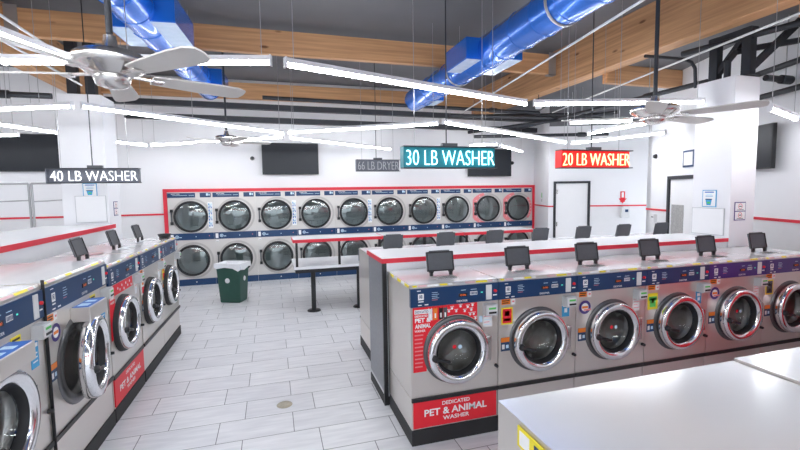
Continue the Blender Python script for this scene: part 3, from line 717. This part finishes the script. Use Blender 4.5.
t = thing('red_reflection_prop', 'tall red machine shape added outside the view for red reflections in the right-hand washers', 'reflection prop', (5.13, 1.82, 0), math.atan2(D.y, D.x) + PI)  # unseen, added so the right-hand steel fronts reflect red
MB().box(-.42, .55, -.62, -.02, .05, 1.9, 'red_label').box(-.5, .5, -.58, -.04, 0, .05, 'black').build('cabinet', t, bevel=.01)
MB().box(-.15, .25, -.625, -.62, 1.35, 1.7, 'charcoal').build('front_window', t)
MB().box(-.5, -.36, -.63, -.62, 1.3, 1.6, 'grey_plastic').build('coin_panel', t)
# ------------------------------------------------------------------ dryers
def dryer(lab):
    t = thing('stacked_dryer', lab, 'dryer', group='stacked dryers along the back wall')
    w2 = .4285; Dp = .75
    b = MB()
    n = 36; R = .30
    def front(z0, z1, cx, cz):
        rim = [(cx + R * math.cos(2 * PI * i / n), 0, cz + R * math.sin(2 * PI * i / n)) for i in range(n)]; out = []
        for i in range(n):
            a = 2 * PI * i / n; c, q = math.cos(a), math.sin(a)
            tx = ((w2 - cx) / c) if c > 1e-6 else ((-w2 - cx) / c if c < -1e-6 else 1e9); tz = ((z1 - cz) / q) if q > 1e-6 else ((z0 - cz) / q if q < -1e-6 else 1e9)
            k = min(tx, tz); out.append((cx + c * k, 0, cz + q * k))
        b.add(rim + out, [(i, (i + 1) % n, n + (i + 1) % n, n + i) for i in range(n)], 'dryer_steel')
        for c in ((w2, 0, z1), (-w2, 0, z1), (-w2, 0, z0), (w2, 0, z0)):
            ang = math.atan2(c[2] - cz, c[0] - cx) % (2 * PI); i = int(ang / (2 * PI) * n); b.add([out[i], c, out[(i + 1) % n]], [(0, 1, 2)], 'dryer_steel')
    front(.14, .96, 0, .53); front(1.10, 1.965, 0, 1.45)
    b.quad(-w2, w2, .96, 1.10, 0, 'dryer_steel')
    b.box(-w2, w2, .001, Dp, 0, .14, 'dryer_steel')
    vs = [(-w2, 0, .14), (w2, 0, .14), (w2, 0, 1.965), (-w2, 0, 1.965), (-w2, Dp, .14), (w2, Dp, .14), (w2, Dp, 1.965), (-w2, Dp, 1.965)]
    b.add(vs, [(1, 5, 6, 2), (4, 0, 3, 7), (5, 4, 7, 6), (3, 2, 6, 7)], 'dryer_steel')
    b.build('body', t)
    MB().box(-w2 + .001, w2 - .001, -.012, 0, 0, .135, 'navy').disc(.012, 'paper', (.05, -.013, .07), 10).build('kick_panel', t)
    m = MB().box(-w2 + .001, w2 - .001, -.014, 0, .965, 1.105, 'navy').quad(-.40, -.345, .985, 1.085, -.0145, 'paper').lathe([(.022, -.0145), (.034, -.0145)], 'pale_blue', (-.28, 0, 1.035), 'y', 16).disc(.012, 'pale_blue', (-.28, -.0145, 1.035), 10).quad(-.24, -.19, 1.015, 1.03, -.0145, 'pale_blue').disc(.01, 'pale_blue', (.08, -.0145, 1.03), 8).disc(.01, 'pink', (.34, -.0145, 1.04), 8)
    m.build('middle_panel', t)
    m = MB().box(-.425, .10, -.01, 0, 1.85, 1.945, 'navy').text('DEXTER', -.27, 1.925, .16, .018, -.011, 'paper', .02).quad(-.33, -.05, 1.893, 1.900, -.011, 'pale_blue').quad(-.02, .08, 1.893, 1.900, -.011, 'pale_blue')
    m.box(.19, .40, -.01, 0, 1.85, 1.945, 'navy').quad(.31, .35, 1.885, 1.935, -.011, 'pale_blue').quad(.36, .38, 1.885, 1.925, -.011, 'pale_blue'); m.build('control_panel', t)
    MB().quad(-.40, -.34, .90, .935, -.002, 'paper').quad(-.395, -.345, .905, .918, -.003, 'steel_dark').build('badge', t)
    for cz in (.53, 1.45):
        m = MB().lathe([(.285, -.012), (.290, -.045), (.315, -.05), (.328, -.03), (.332, 0)], 'rubber', (0, 0, cz), 'y', 40)
        d = m.build('door', t)
        MB().lathe([(.29, -.03), (.2, -.05), (.1, -.058), (0, -.06)], 'dryer_glass', (0, 0, cz), 'y', 32).build('door_glass', d)
        MB().box(-.385, -.33, -.045, 0, cz - .16, cz - .10, 'black').box(-.385, -.33, -.045, 0, cz + .10, cz + .16, 'black').box(-.375, -.35, -.035, -.01, cz - .12, cz + .12, 'charcoal').build('hinge', d)
        MB().lathe([(.30, 0), (.31, .06), (.36, .08), (.36, .6)], 'steel_dark', (0, 0, cz), 'y', 36).lathe([(.36, .6), (.1, .6), (0, .57)], 'grey_plastic', (0, 0, cz), 'y', 36).build('drum', t)
        m2 = MB().lathe([(.345, -.002), (.385, -.002)], 'dryer_seam', (.02, 0, cz), 'y', 40); m2.build('door_recess', t)
    return t
PD = .863
dr0 = None
place = ('leftmost', 'second', 'third', 'fourth', 'fifth', 'sixth', 'seventh', 'eighth', 'ninth', 'rightmost')
for i in range(10):
    x = -2.065 + PD * (i + .5) - .02 + .005 * 0
    x = -2.068 + .8595 * (i + .5)
    extra = {0: ', blue strip beside the upper door', 2: ', blue strip beside the upper door', 4: ', blue strip beside the upper door', 6: ', blue strip beside the upper door', 8: ', pink arc left of the upper door', 9: ', pink arcs on both sides of the upper door'}.get(i, ', plain')
    lab = '%s stacked dryer of the back wall%s' % (place[i], extra)
    if i == 0: dr0 = dryer(lab); t = dr0; t.location = (x, 9.83, 0)
    else: t = dup(dr0, (x, 9.83, 0), 0, lab, 'stacked dryers along the back wall')
    t['idx'] = i
    if i == 0: first_children = None
    globals().setdefault('DR', []).append(t)
for i, t in enumerate(DR):
    del t['idx']
    if i in (0, 2, 4, 6):
        m = MB().box(.33, .425, -.003, 0, 1.20, 1.75, 'paper')
        for k in range(8):
            z = 1.70 - k * .064; q = 'blue_label' if k % 3 else 'cyan_label'
            m.quad(.345, .365, z - .022, z + .022, -.004, q).quad(.352, .405, z + (.010 if k % 2 else -.022), z + (.022 if k % 2 else -.010), -.004, 'cyan_label').quad(.392, .408, z - .018, z + .018, -.004, 'blue_label' if k % 2 else 'pale_blue')
        m.build('side_label', t)['label'] = 'white strip with blue marks'
    if i in (8, 9):
        for sgn in ((-1,) if i == 8 else (-1, 1)):
            m = MB(); n = 14; pts = []
            for k in range(n + 1):
                a = PI - PI * .42 + PI * .84 * k / n
                if sgn > 0: a = -PI * .24 + PI * .48 * k / n
                c, q = math.cos(a), math.sin(a)
                pts += [(c * .352, -.003, 1.45 + q * .352), (max(-.425, min(.425, c * (.52 if sgn < 0 else .42))), -.003, 1.45 + q * .41)]
            m.add(pts, [(2 * k, 2 * k + 1, 2 * k + 3, 2 * k + 2) for k in range(n)], 'pink')
            for k in range(2, n - 1, 2):
                a = PI - PI * .42 + PI * .84 * k / n if sgn < 0 else -PI * .24 + PI * .48 * k / n
                m.disc(.012, 'paper', (math.cos(a) * .385, -.004, 1.45 + math.sin(a) * .385), 8)
            m.build('door_decal', t)['label'] = 'pink curved decal with white dots'
        if i == 9: sticker(t, -.30, .83, .60, .09, 'pink', ((.1, .9, .3, .6, 'red_label'),))

# ------------------------------------------------------------------ folding tables with shelf
def ftable(lab, loc, L_):
    t = thing('folding_table', lab, 'table', loc, 0, 'two tier folding tables before the dryers')
    MB().box(0, L_, 0, .95, .70, .745, 'laminate_white').build('tabletop', t, bevel=.006)
    MB().box(.02, L_ - .02, .0, .93, .645, .70, 'black').build('frame', t)
    s = MB().box(-.0, L_, .0, .55, 1.155, 1.18, 'laminate_white').build('shelf', t)
    MB().box(-.004, L_, -.006, 0, 1.13, 1.18, 'trim_red').box(-.006, 0, 0, .55, 1.13, 1.18, 'trim_red').build('red_edge', s)
    for x in (.05, L_ * .5, L_ - .05): MB().box(x - .018, x + .018, .02, .06, .745, 1.155, 'black').build('upright', t)
    for x in (.30, L_ - .40):
        MB().cyl((x, .10, .02), (x, .10, .65), .038, 'black', 16).lathe([(0, .022), (.1, .018), (.11, 0)], 'black', (x, .10, 0), n=24).build('leg', t)
    return t
a = ftable('two tier folding table with red edged shelf nearest the green bin', (.29, 6.9, 0), 1.45)
dup(a, (1.76, 6.9, 0), 0, 'two tier folding table in the middle, mostly hidden behind washers', 'two tier folding tables before the dryers')
dup(a, (3.23, 6.9, 0), 0, 'two tier folding table farthest right, nearest the grey framed door', 'two tier folding tables before the dryers')

# ------------------------------------------------------------------ bin
t = thing('trash_bin', 'dark green recycling bin with white bag in front of the dryers', 'bin', (-.72, 8.12, 0), -.42)
def prism(mb, lo, hi, z0, z1, m, n=1):
    (ax, ay), (bx, by) = lo, hi
    vs = [(sx * ax, sy * ay, z0) for sx, sy in ((-1, -1), (1, -1), (1, 1), (-1, 1))] + [(sx * bx, sy * by, z1) for sx, sy in ((-1, -1), (1, -1), (1, 1), (-1, 1))]
    return mb.add(vs, [(3, 2, 1, 0), (0, 1, 5, 4), (1, 2, 6, 5), (2, 3, 7, 6), (3, 0, 4, 7)], m)
m = MB(); prism(m, (.185, .14), (.225, .17), 0, .66, 'bin_green'); m.build('body', t, bevel=.02)
m = MB()
r1, r2 = (.26, .20), (.235, .175)
for (x0, x1, y0, y1) in ((-.245, .245, -.19, -.15), (-.245, .245, .15, .19), (-.245, -.205, -.15, .15), (.205, .245, -.15, .15)): m.box(x0, x1, y0, y1, .655, .70, 'bag')
m.add([(-.245, -.192, .70), (-.245, -.192, .63), (-.2, -.192, .61), (-.05, -.192, .635), (.1, -.192, .62), (.2, -.192, .57), (.245, -.192, .60), (.245, -.192, .70)], [(0, 1, 2, 3, 4, 5, 6, 7)], 'bag')
m.add([(.247, -.19, .70), (.247, -.19, .60), (.247, -.05, .58), (.247, .1, .62), (.247, .19, .61), (.247, .19, .70)], [(0, 1, 2, 3, 4, 5)], 'bag')
m.build('bag', t)
MB().add([(-.205, -.15, .69), (.205, -.15, .69), (.205, .15, .69), (-.205, .15, .69), (-.1, -.06, .5), (.1, -.08, .48), (.12, .07, .5), (-.08, .08, .52)], [(0, 1, 5, 4), (1, 2, 6, 5), (2, 3, 7, 6), (3, 0, 4, 7), (4, 5, 6, 7)], 'bag').build('bag_inside', t)
M1 = MB(); vs, = ([],)
M1.disc(.045, 'light_plastic', (-.02, -.162, .40), 20); M1.build('round_label', t)
M2 = MB(); M2.add([(.216, .0 + .04 * math.cos(2 * PI * i / 18), .42 + .045 * math.sin(2 * PI * i / 18)) for i in range(18)], [list(range(18))], 'light_plastic'); M2.build('round_label', t)

t = MB().lathe([(0, .004), (.05, .005), (.056, .0)], 'brass', n=28).build('floor_drain'); t.location = (.04, 3.92, 0.0); t.scale = (1.25, 1.25, 1)
tag(t, 'small round brass cleanout cover set in the tiled floor', 'drain')

# ------------------------------------------------------------------ hanging neon signs
def neon(lab, txt, loc, W_, H_, back, letter, rz=0):
    t = thing('neon_sign', lab, 'sign', loc, rz)
    MB().box(-W_ / 2, W_ / 2, .0, .06, -H_ / 2, H_ / 2, back).build('backing', t)
    fr = 'dark_metal'
    MB().box(-W_ / 2 - .008, W_ / 2 + .008, -.05, .062, H_ / 2, H_ / 2 + .01, fr).box(-W_ / 2 - .008, W_ / 2 + .008, -.05, .062, -H_ / 2 - .01, -H_ / 2, fr).box(-W_ / 2 - .01, -W_ / 2, -.05, .062, -H_ / 2, H_ / 2, back).build('frame', t)
    m = MB(); 
    m.text(txt, .005, -.003, W_ * .955, H_ * .74, -.03, letter, -.018); 
    o = m.build('lettering', t); so = o.modifiers.new('solid', 'SOLIDIFY'); so.thickness = .012
    MB().box(-.08, .08, .0, .06, H_ / 2 + .01, H_ / 2 + .045, 'charcoal').cyl((-.03, .03, H_ / 2 + .045), (-.03, .03, DK - loc[2]), .006, 'dark_metal', 6).build('transformer', t)
    for x in (-W_ * .37, W_ * .37): MB().cyl((x, .03, H_ / 2), (x, .03, DK - loc[2]), .003, 'wire', 6).build('hanging_wire', t)
neon('lit cyan neon sign reading 30 LB WASHER', '30 LB WASHER', (1.715, 4.0, 2.245), .985, .195, 'sign_teal', 'neon_cyan')
neon('lit red neon sign reading 20 LB WASHER', '20 LB WASHER', (3.455, 4.0, 2.24), .93, .18, 'sign_red', 'neon_yellow')
neon('white neon sign reading 40 LB WASHER over the left row', '40 LB WASHER', (-2.09, 6.2, 2.165), .97, .165, 'sign_grey', 'neon_white')
neon('unlit grey neon sign reading 66 LB DRYER before the dryers', '66 LB DRYER', (1.95, 8.0, 2.41), .83, .20, 'sign_grey', 'neon_off')

# ------------------------------------------------------------------ linear lights
def light(a, b, lab, grp, lit=True):
    a = Vector(a); b = Vector(b); L_ = (b - a).length; c = (a + b) / 2
    t = thing('linear_light', lab, 'light', c, math.atan2(b.y - a.y, b.x - a.x), grp)
    h = L_ / 2 - .03
    MB().box(-h, h, -.022, .022, .015, .05, 'tube_housing').box(-h - .012, -h, -.025, .025, -.022, .055, 'tube_housing').box(h, h + .012, -.025, .025, -.022, .055, 'tube_housing').build('housing', t)
    d = MB()
    prof = [(-.018, .015), (-.017, -.006), (-.009, -.015), (.009, -.015), (.017, -.006), (.018, .015)]
    vs = [(x, y, z) for x in (-h, h) for y, z in prof]
    d.add(vs, [(i, i + 1, 7 + i, 6 + i) for i in range(5)], 'tube' if lit else 'tube_housing'); d.build('diffuser', t)
    wx = []
    for sg in (-1, 1):
        ins = .06
        while ins < h * .9:
            X = c.x + (b - a).normalized().x * sg * (h - ins)
            if not (-1.78 < X < -.80 or 2.3 < X < 3.15 or 4.78 < X < 5.1 or -3.4 < X < -3.05) and not any(abs(c.y + (b - a).normalized().y * sg * (h - ins) - yy) < .13 for yy in (5.7, 6.6)): break
            ins += .08
        wx.append(sg * (h - ins))
    for x in wx: MB().cyl((x, 0, .05), (x, 0, top_z(c.x + (b - a).normalized().x * x) - .004 - c.z), .003, 'wire', 5).build('suspension_wire', t)
GA, GB, GC = 'nearest zigzag of tube lights', 'middle zigzag of tube lights', 'far zigzag of tube lights'
z1 = 2.885
for a, b, lab, g in (
 ((-1.84, 3.85, z1), (.05, 3.41, z1), 'tube light crossing the upper left behind the left fan', GA),
 ((.11, 3.43, z1), (2.82, 4.37, z1), 'long tube light over the centre, descending right towards the big beam', GA),
 ((2.88, 4.36, z1), (4.80, 3.82, z1), 'tube light ending at the right column above the right fan', GA),
 ((-1.9, 1.9, z1 - .03), (-1.32, 3.60, z1 - .03), 'tube light running steeply towards the left fan in the top left corner', GA),
 ((-2.85, 5.89, z1), (-2.02, 5.54, z1), 'tube light in front of the left column, left of its joint', GB),
 ((-1.97, 5.53, z1), (.22, 7.34, z1), 'tube light running back from the left column joint towards the back screen', GB),
 ((.27, 7.28, z1), (2.37, 5.92, z1), 'tube light above the back wall screen, rising right', GB),
 ((2.25, 5.51, 2.86), (5.70, 7.43, 2.82), 'tube light between the cyan and red neon signs', GB),
 ((5.78, 7.37, 2.82), (6.26, 5.62, 2.81), 'tube light above the red neon sign, rising to the right wall', GB),
 ((-3.4, 6.9, 2.86), (-3.0, 7.75, 2.86), 'short tube light across the far left screen', GC),
 ((-2.6, 8.6, 2.84), (-2.20, 9.15, 2.84), 'short tube light right of the left column near the back wall', GC),
 ((-2.14, 9.12, 2.84), (.23, 7.46, 2.84), 'tube light behind the far small fan', GC),
 ((.32, 7.58, 2.84), (2.55, 9.25, 2.84), 'tube light descending right past the grey unlit sign', GC),
 ((3.93, 8.2, 2.84), (4.45, 7.9, 2.84), 'short tube light just right of the cyan sign', GC),
 ((4.50, 7.92, 2.84), (5.75, 9.1, 2.79), 'tube light descending right in front of the back corner', GC),
 ((4.29, 5.55, 2.9), (5.14, 5.19, 2.9), 'short tube light left of the right fan hub', GB),
 ((5.02, 6.0, 2.80), (5.03, 4.80, 2.82), 'short tube light below the right fan', GB),
 ((6.3, 6.4, 2.51), (6.55, 6.35, 2.50), 'tiny lit tube beside the red sign near the right wall', GC),
 ((4.58, 3.00, 2.65), (5.58, 3.38, 2.65), 'tube light right of the column at the right edge of the view', GA),
 ((5.62, 3.30, 2.60), (5.72, 3.33, 2.60), 'short tube end right of the hanging screen', GA)):
    if 'tiny' in lab or 'tube end' in lab: continue
    light(a, b, lab, g)
GZ = 'tube lights behind the camera'
for i, (a, b) in enumerate((((-4.6, 2.2, z1), (-1.95, 1.8, z1)), ((-1.8, 1.8, z1), (.6, .9, z1)), ((.7, .5, z1), (3.3, .1, z1)), ((-4.0, -1.0, z1), (-1.6, -1.8, z1)), ((-1.5, -1.8, z1), (1.0, -1.0, z1)), ((1.1, -1.0, z1), (3.3, -1.8, z1)), ((-5.4, 5.0, z1), (-3.4, 6.0, z1)), ((-5.6, 8.4, 2.84), (-3.6, 7.9, 2.84)))):
    light(a, b, 'tube light outside the view, %s' % ('far left of the camera', 'above the left of the camera', 'above the right of the camera', 'behind the camera on the left', 'directly behind the camera', 'behind the camera on the right', 'left of the left divider', 'in the far left bay')[i], GZ)

# ------------------------------------------------------------------ ceiling fans
def fan(lab, loc, ph, sc=1., rod=None):
    t = thing('ceiling_fan', lab, 'fan', loc, ph, 'brushed nickel ceiling fans')
    q = sc
    MB().lathe([(0, .10), (.06, .098), (.15, .09), (.172, .075), (.178, .06), (.176, .04), (.165, .03), (.12, .005), (.085, -.01)], 'nickel', n=40).build('motor_housing', t)
    MB().lathe([(.085, -.01), (.088, -.02), (.075, -.05), (.04, -.062), (0, -.065)], 'nickel', n=32).build('hub_cap', t)
    MB().lathe([(.03, .17), (.035, .13), (.055, .095)], 'nickel', n=20).cyl((0, 0, .18), (0, 0, DK - loc[2]), .016, 'dark_metal', 14).build('down_rod', t)
    proto_b = None
    for k in range(5):
        a = k * 2 * PI / 5; M = Matrix.Rotation(a, 4, 'Z')
        if proto_b is None:
            bl = MB(); Mt = Matrix.Rotation(-.2, 4, 'X')
            out = [(.19, -.045), (.30, -.058), (.55, -.072), (.66, -.070), (.715, -.045), (.72, 0), (.705, .05), (.66, .068), (.55, .068), (.30, .055), (.19, .045)]
            n = len(out); vs = [Mt @ Vector((x, y, z)) for z in (-.004, .004) for x, y in out]
            bl.add(vs, [list(range(n))[::-1], list(range(n, 2 * n))] + [(i, (i + 1) % n, n + (i + 1) % n, n + i) for i in range(n)], 'fan_blade')
            proto_b = bl.build('blade', t)
            br = MB().bar((.08, 0, .0), (.24, 0, -.006), .03, .008, 'nickel').bar((.22, -.035, -.008), (.22, .035, -.008), .05, .008, 'nickel'); br.build('blade_arm', proto_b)
        else:
            c = proto_b.copy(); COL.objects.link(c); c.parent = t; c.rotation_euler = (0, 0, a)
            for ch in proto_b.children:
                d = ch.copy(); COL.objects.link(d); d.parent = c
    t.scale = (sc, sc, 1)
    return t
fan('large brushed nickel ceiling fan at the upper left', (-.68, 2.3, 2.47), math.radians(28), .86)
fan('brushed nickel ceiling fan at the upper right before the column', (3.20, 3.0, 2.53), math.radians(8), 1.06)
fan('small looking distant ceiling fan left of the back screen', (-.66, 7.4, 2.74), math.radians(10), .95)

# ------------------------------------------------------------------ screens and wall items
def tv(lab, c, w_, h_, rz):
    t = thing('television', lab, 'television', c, rz, 'wall mounted screens')
    MB().box(-w_ / 2, w_ / 2, -.05, 0, -h_ / 2, h_ / 2, 'black').build('case', t, bevel=.004)
    MB().box(-w_ / 2 + .012, w_ / 2 - .012, -.053, -.05, -h_ / 2 + .016, h_ / 2 - .012, 'screen').build('display', t)
    MB().box(-.2, .2, 0, .06, -.15, .15, 'dark_metal').build('wall_bracket', t)
    return t
tv('large wall screen on the back wall above the third and fourth dryers', (.42, 9.838, 2.66), 1.2, .68, 0)
tv('wall screen on the back wall partly behind the cyan neon sign', (5.28, 9.838, 2.60), 1.2, .68, 0)
tv('large screen at the left edge of the view on the back left', (-4.28, 9.838, 2.74), 1.2, .70, 0)
q = A + D * .60 - N * .07
tv('screen hung on the right wall beyond the column', (q.x, q.y, 2.395), .60, .54, math.atan2(D.y, D.x) + PI)
def dome(lab, c, dirn):
    t = thing('security_camera', lab, 'camera', c)
    d = Vector(dirn)
    MB().cyl((0, 0, 0), d * .03, .05, 'white', 20).build('mount', t)
    MB().cyl(d * .03, d * .075, .045, 'black', 20, .03).build('lens_dome', t)
dome('small dark dome camera left of the back screen', (-.38, 9.9, 2.67), (0, -1, 0))
dome('small dark dome camera right of the screen behind the cyan sign', (5.95, 9.9, 2.60), (0, -1, 0))
q = A + D * 3.15
dome('small dark dome camera on the right wall near the far corner', (q.x, q.y, 2.49), tuple(-N))
def onwallC(s, z): v = C1 + E * s + nCr * .001; return (v.x, v.y, z)
rzC = math.atan2(E.y, E.x)
m = MB().box(-.05, .05, -.006, 0, 0, .24, 'red_label').add([(-.09, -.006, .08), (.09, -.006, .08), (0, -.006, -.04)], [(2, 1, 0)], 'red_label').quad(-.025, .025, .10, .22, -.007, 'paper')
o = m.build('extinguisher_sign'); o.location = onwallC(1.66, 1.60); o.rotation_euler = (0, 0, rzC); tag(o, 'red arrow sign on the far right wall above the dispenser', 'sign')
t = thing('soap_dispenser', 'pale wall dispenser with dark window under the red arrow sign', 'dispenser', onwallC(1.70, 1.24), rzC)
MB().box(-.09, .09, -.10, 0, 0, .26, 'light_plastic').build('case', t, bevel=.015)
MB().box(-.02, .05, -.105, -.10, .13, .19, 'navy').build('window', t)
o = MB().box(-.05, .05, -.005, 0, 0, .30, 'paper').quad(-.035, .035, .15, .27, -.006, 'green').quad(-.03, .03, .05, .12, -.006, 'marble').build('notice')
v = C1 + rd * .55; o.location = (v.x + rn.x * .002, v.y + rn.y * .002, 1.56); o.rotation_euler = (0, 0, math.atan2(rd.y, rd.x) + PI * 0 + PI); tag(o, 'small green and white notice on the corner right of the dryers', 'sign')
o.rotation_euler = (0, 0, math.atan2(-rd.y, -rd.x))
q = A + D * 2.15 - N * .002
t = thing('picture_frame', 'navy framed picture high on the right wall behind the column', 'picture', (q.x, q.y, 2.24), math.atan2(D.y, D.x) + PI)
MB().box(-.15, .15, -.025, 0, 0, .27, 'navy').build('frame', t); MB().box(-.12, .12, -.028, -.025, .03, .24, 'paper').build('print', t)
t = tag(MB().box(-.07, .07, -.05, 0, 0, .14, 'light_plastic').quad(-.04, .04, .08, .10, -.051, 'charcoal').build('card_box'), 'small white box on the right wall left of its door', 'box')
q = A + D * 3.18 - N * .002; t.location = (q.x, q.y, 1.28); t.rotation_euler = (0, 0, math.atan2(D.y, D.x) + PI)
t = tag(MB().box(-.05, .05, -.04, 0, 0, .1, 'red_label').quad(-.03, .03, .03, .07, -.041, 'paper').build('alarm_box'), 'small red box on the right wall just right of the door', 'box')
q = A + D * 1.72 - N * .002; t.location = (q.x, q.y, 1.42); t.rotation_euler = (0, 0, math.atan2(D.y, D.x) + PI)
t = thing('sprinkler', 'small white sprinkler head hanging near the back right corner', 'sprinkler', (4.9, 7.2, 3.43))
MB().lathe([(.0, 0), (.06, .01), (.07, .05), (.03, .07)], 'white', n=20).build('head', t); MB().cyl((0, 0, .06), (0, 0, DK - 3.43), .008, 'dark_metal', 8).build('drop_pipe', t)

# ------------------------------------------------------------------ laundry carts with hanging racks (beyond the left divider)
def cart(lab, x, y, h=.21, kx=1.):
    t = thing('laundry_cart', lab, 'cart', (x, y, 0), 0, 'chrome laundry carts beyond the left divider')
    b = MB()
    for z in (.45, .60, .75, .85):
        b.tube([(-h, -.3, z), (h, -.3, z), (h, .3, z), (-h, .3, z), (-h, -.3, z)], .006, 'chrome', 6)
    for i in range(9):
        xx = -h + h * .25 * i
        for yy in (-.3, .3): b.cyl((xx, yy, .45), (xx, yy, .85), .003, 'chrome', 5)
        b.cyl((xx, -.3, .45), (xx, .3, .45), .003, 'chrome', 5)
    b.build('basket', t)
    for xx in (-h + .03, h - .03):
        for yy in (-.24, .24): MB().cyl((xx, yy, .08), (xx, yy, .45), .012, 'chrome', 8).cyl((xx - .015, yy, .05), (xx + .015, yy, .05), .05, 'rubber', 14).build('caster_leg', t)
    MB().tube([(-h, 0, .45), (-h, 0, 2.12), (h, 0, 2.12), (h, 0, .45)], .016, 'wire', 10).tube([(-h, 0, 1.84), (h, 0, 1.86)], .010, 'wire', 8).build('hanging_rack', t)
cart('narrow chrome hanging rack cart nearest the left column', -3.34, 8.0, .21)
cart('wider chrome hanging rack cart at the left edge of the view', -3.93, 8.0, .34)

# ------------------------------------------------------------------ daylight, camera, colour
W = bpy.data.worlds.new('world'); SC.world = W; W.use_nodes = True
nt = W.node_tree; bg = nt.nodes['Background']
tc = nt.nodes.new('ShaderNodeTexCoord'); sp = nt.nodes.new('ShaderNodeSeparateXYZ'); cr = nt.nodes.new('ShaderNodeValToRGB')
e = cr.color_ramp.elements; e[0].position = .45; e[0].color = (.35, .35, .36, 1); e[1].position = .55; e[1].color = (.85, .92, 1, 1)
mr = nt.nodes.new('ShaderNodeMapRange'); mr.inputs['From Min'].default_value = -1
nt.links.new(tc.outputs['Generated'], sp.inputs[0]); nt.links.new(sp.outputs['Z'], mr.inputs['Value']); nt.links.new(mr.outputs[0], cr.inputs['Fac']); nt.links.new(cr.outputs['Color'], bg.inputs['Color'])
bg.inputs['Strength'].default_value = 1.6
R = Matrix(((0.95854167, 0.03627891, -0.28263351), (-0.28457939, 0.07114485, -0.95600888), (-0.01457504, 0.99680603, 0.07851953)))
cam = bpy.data.cameras.new('camera'); co = bpy.data.objects.new('camera', cam); COL.objects.link(co)
cam.sensor_width = 36; cam.lens = 430 / 800 * 36; cam.clip_start = .05
co.matrix_world = Matrix.Translation((0, 0, 1.92)) @ R.to_4x4()
SC.camera = co
SC.view_settings.view_transform = 'Standard'; SC.view_settings.look = 'None'; SC.view_settings.gamma = 1; SC.view_settings.use_curve_mapping = False
SC.view_settings.exposure = 1.55
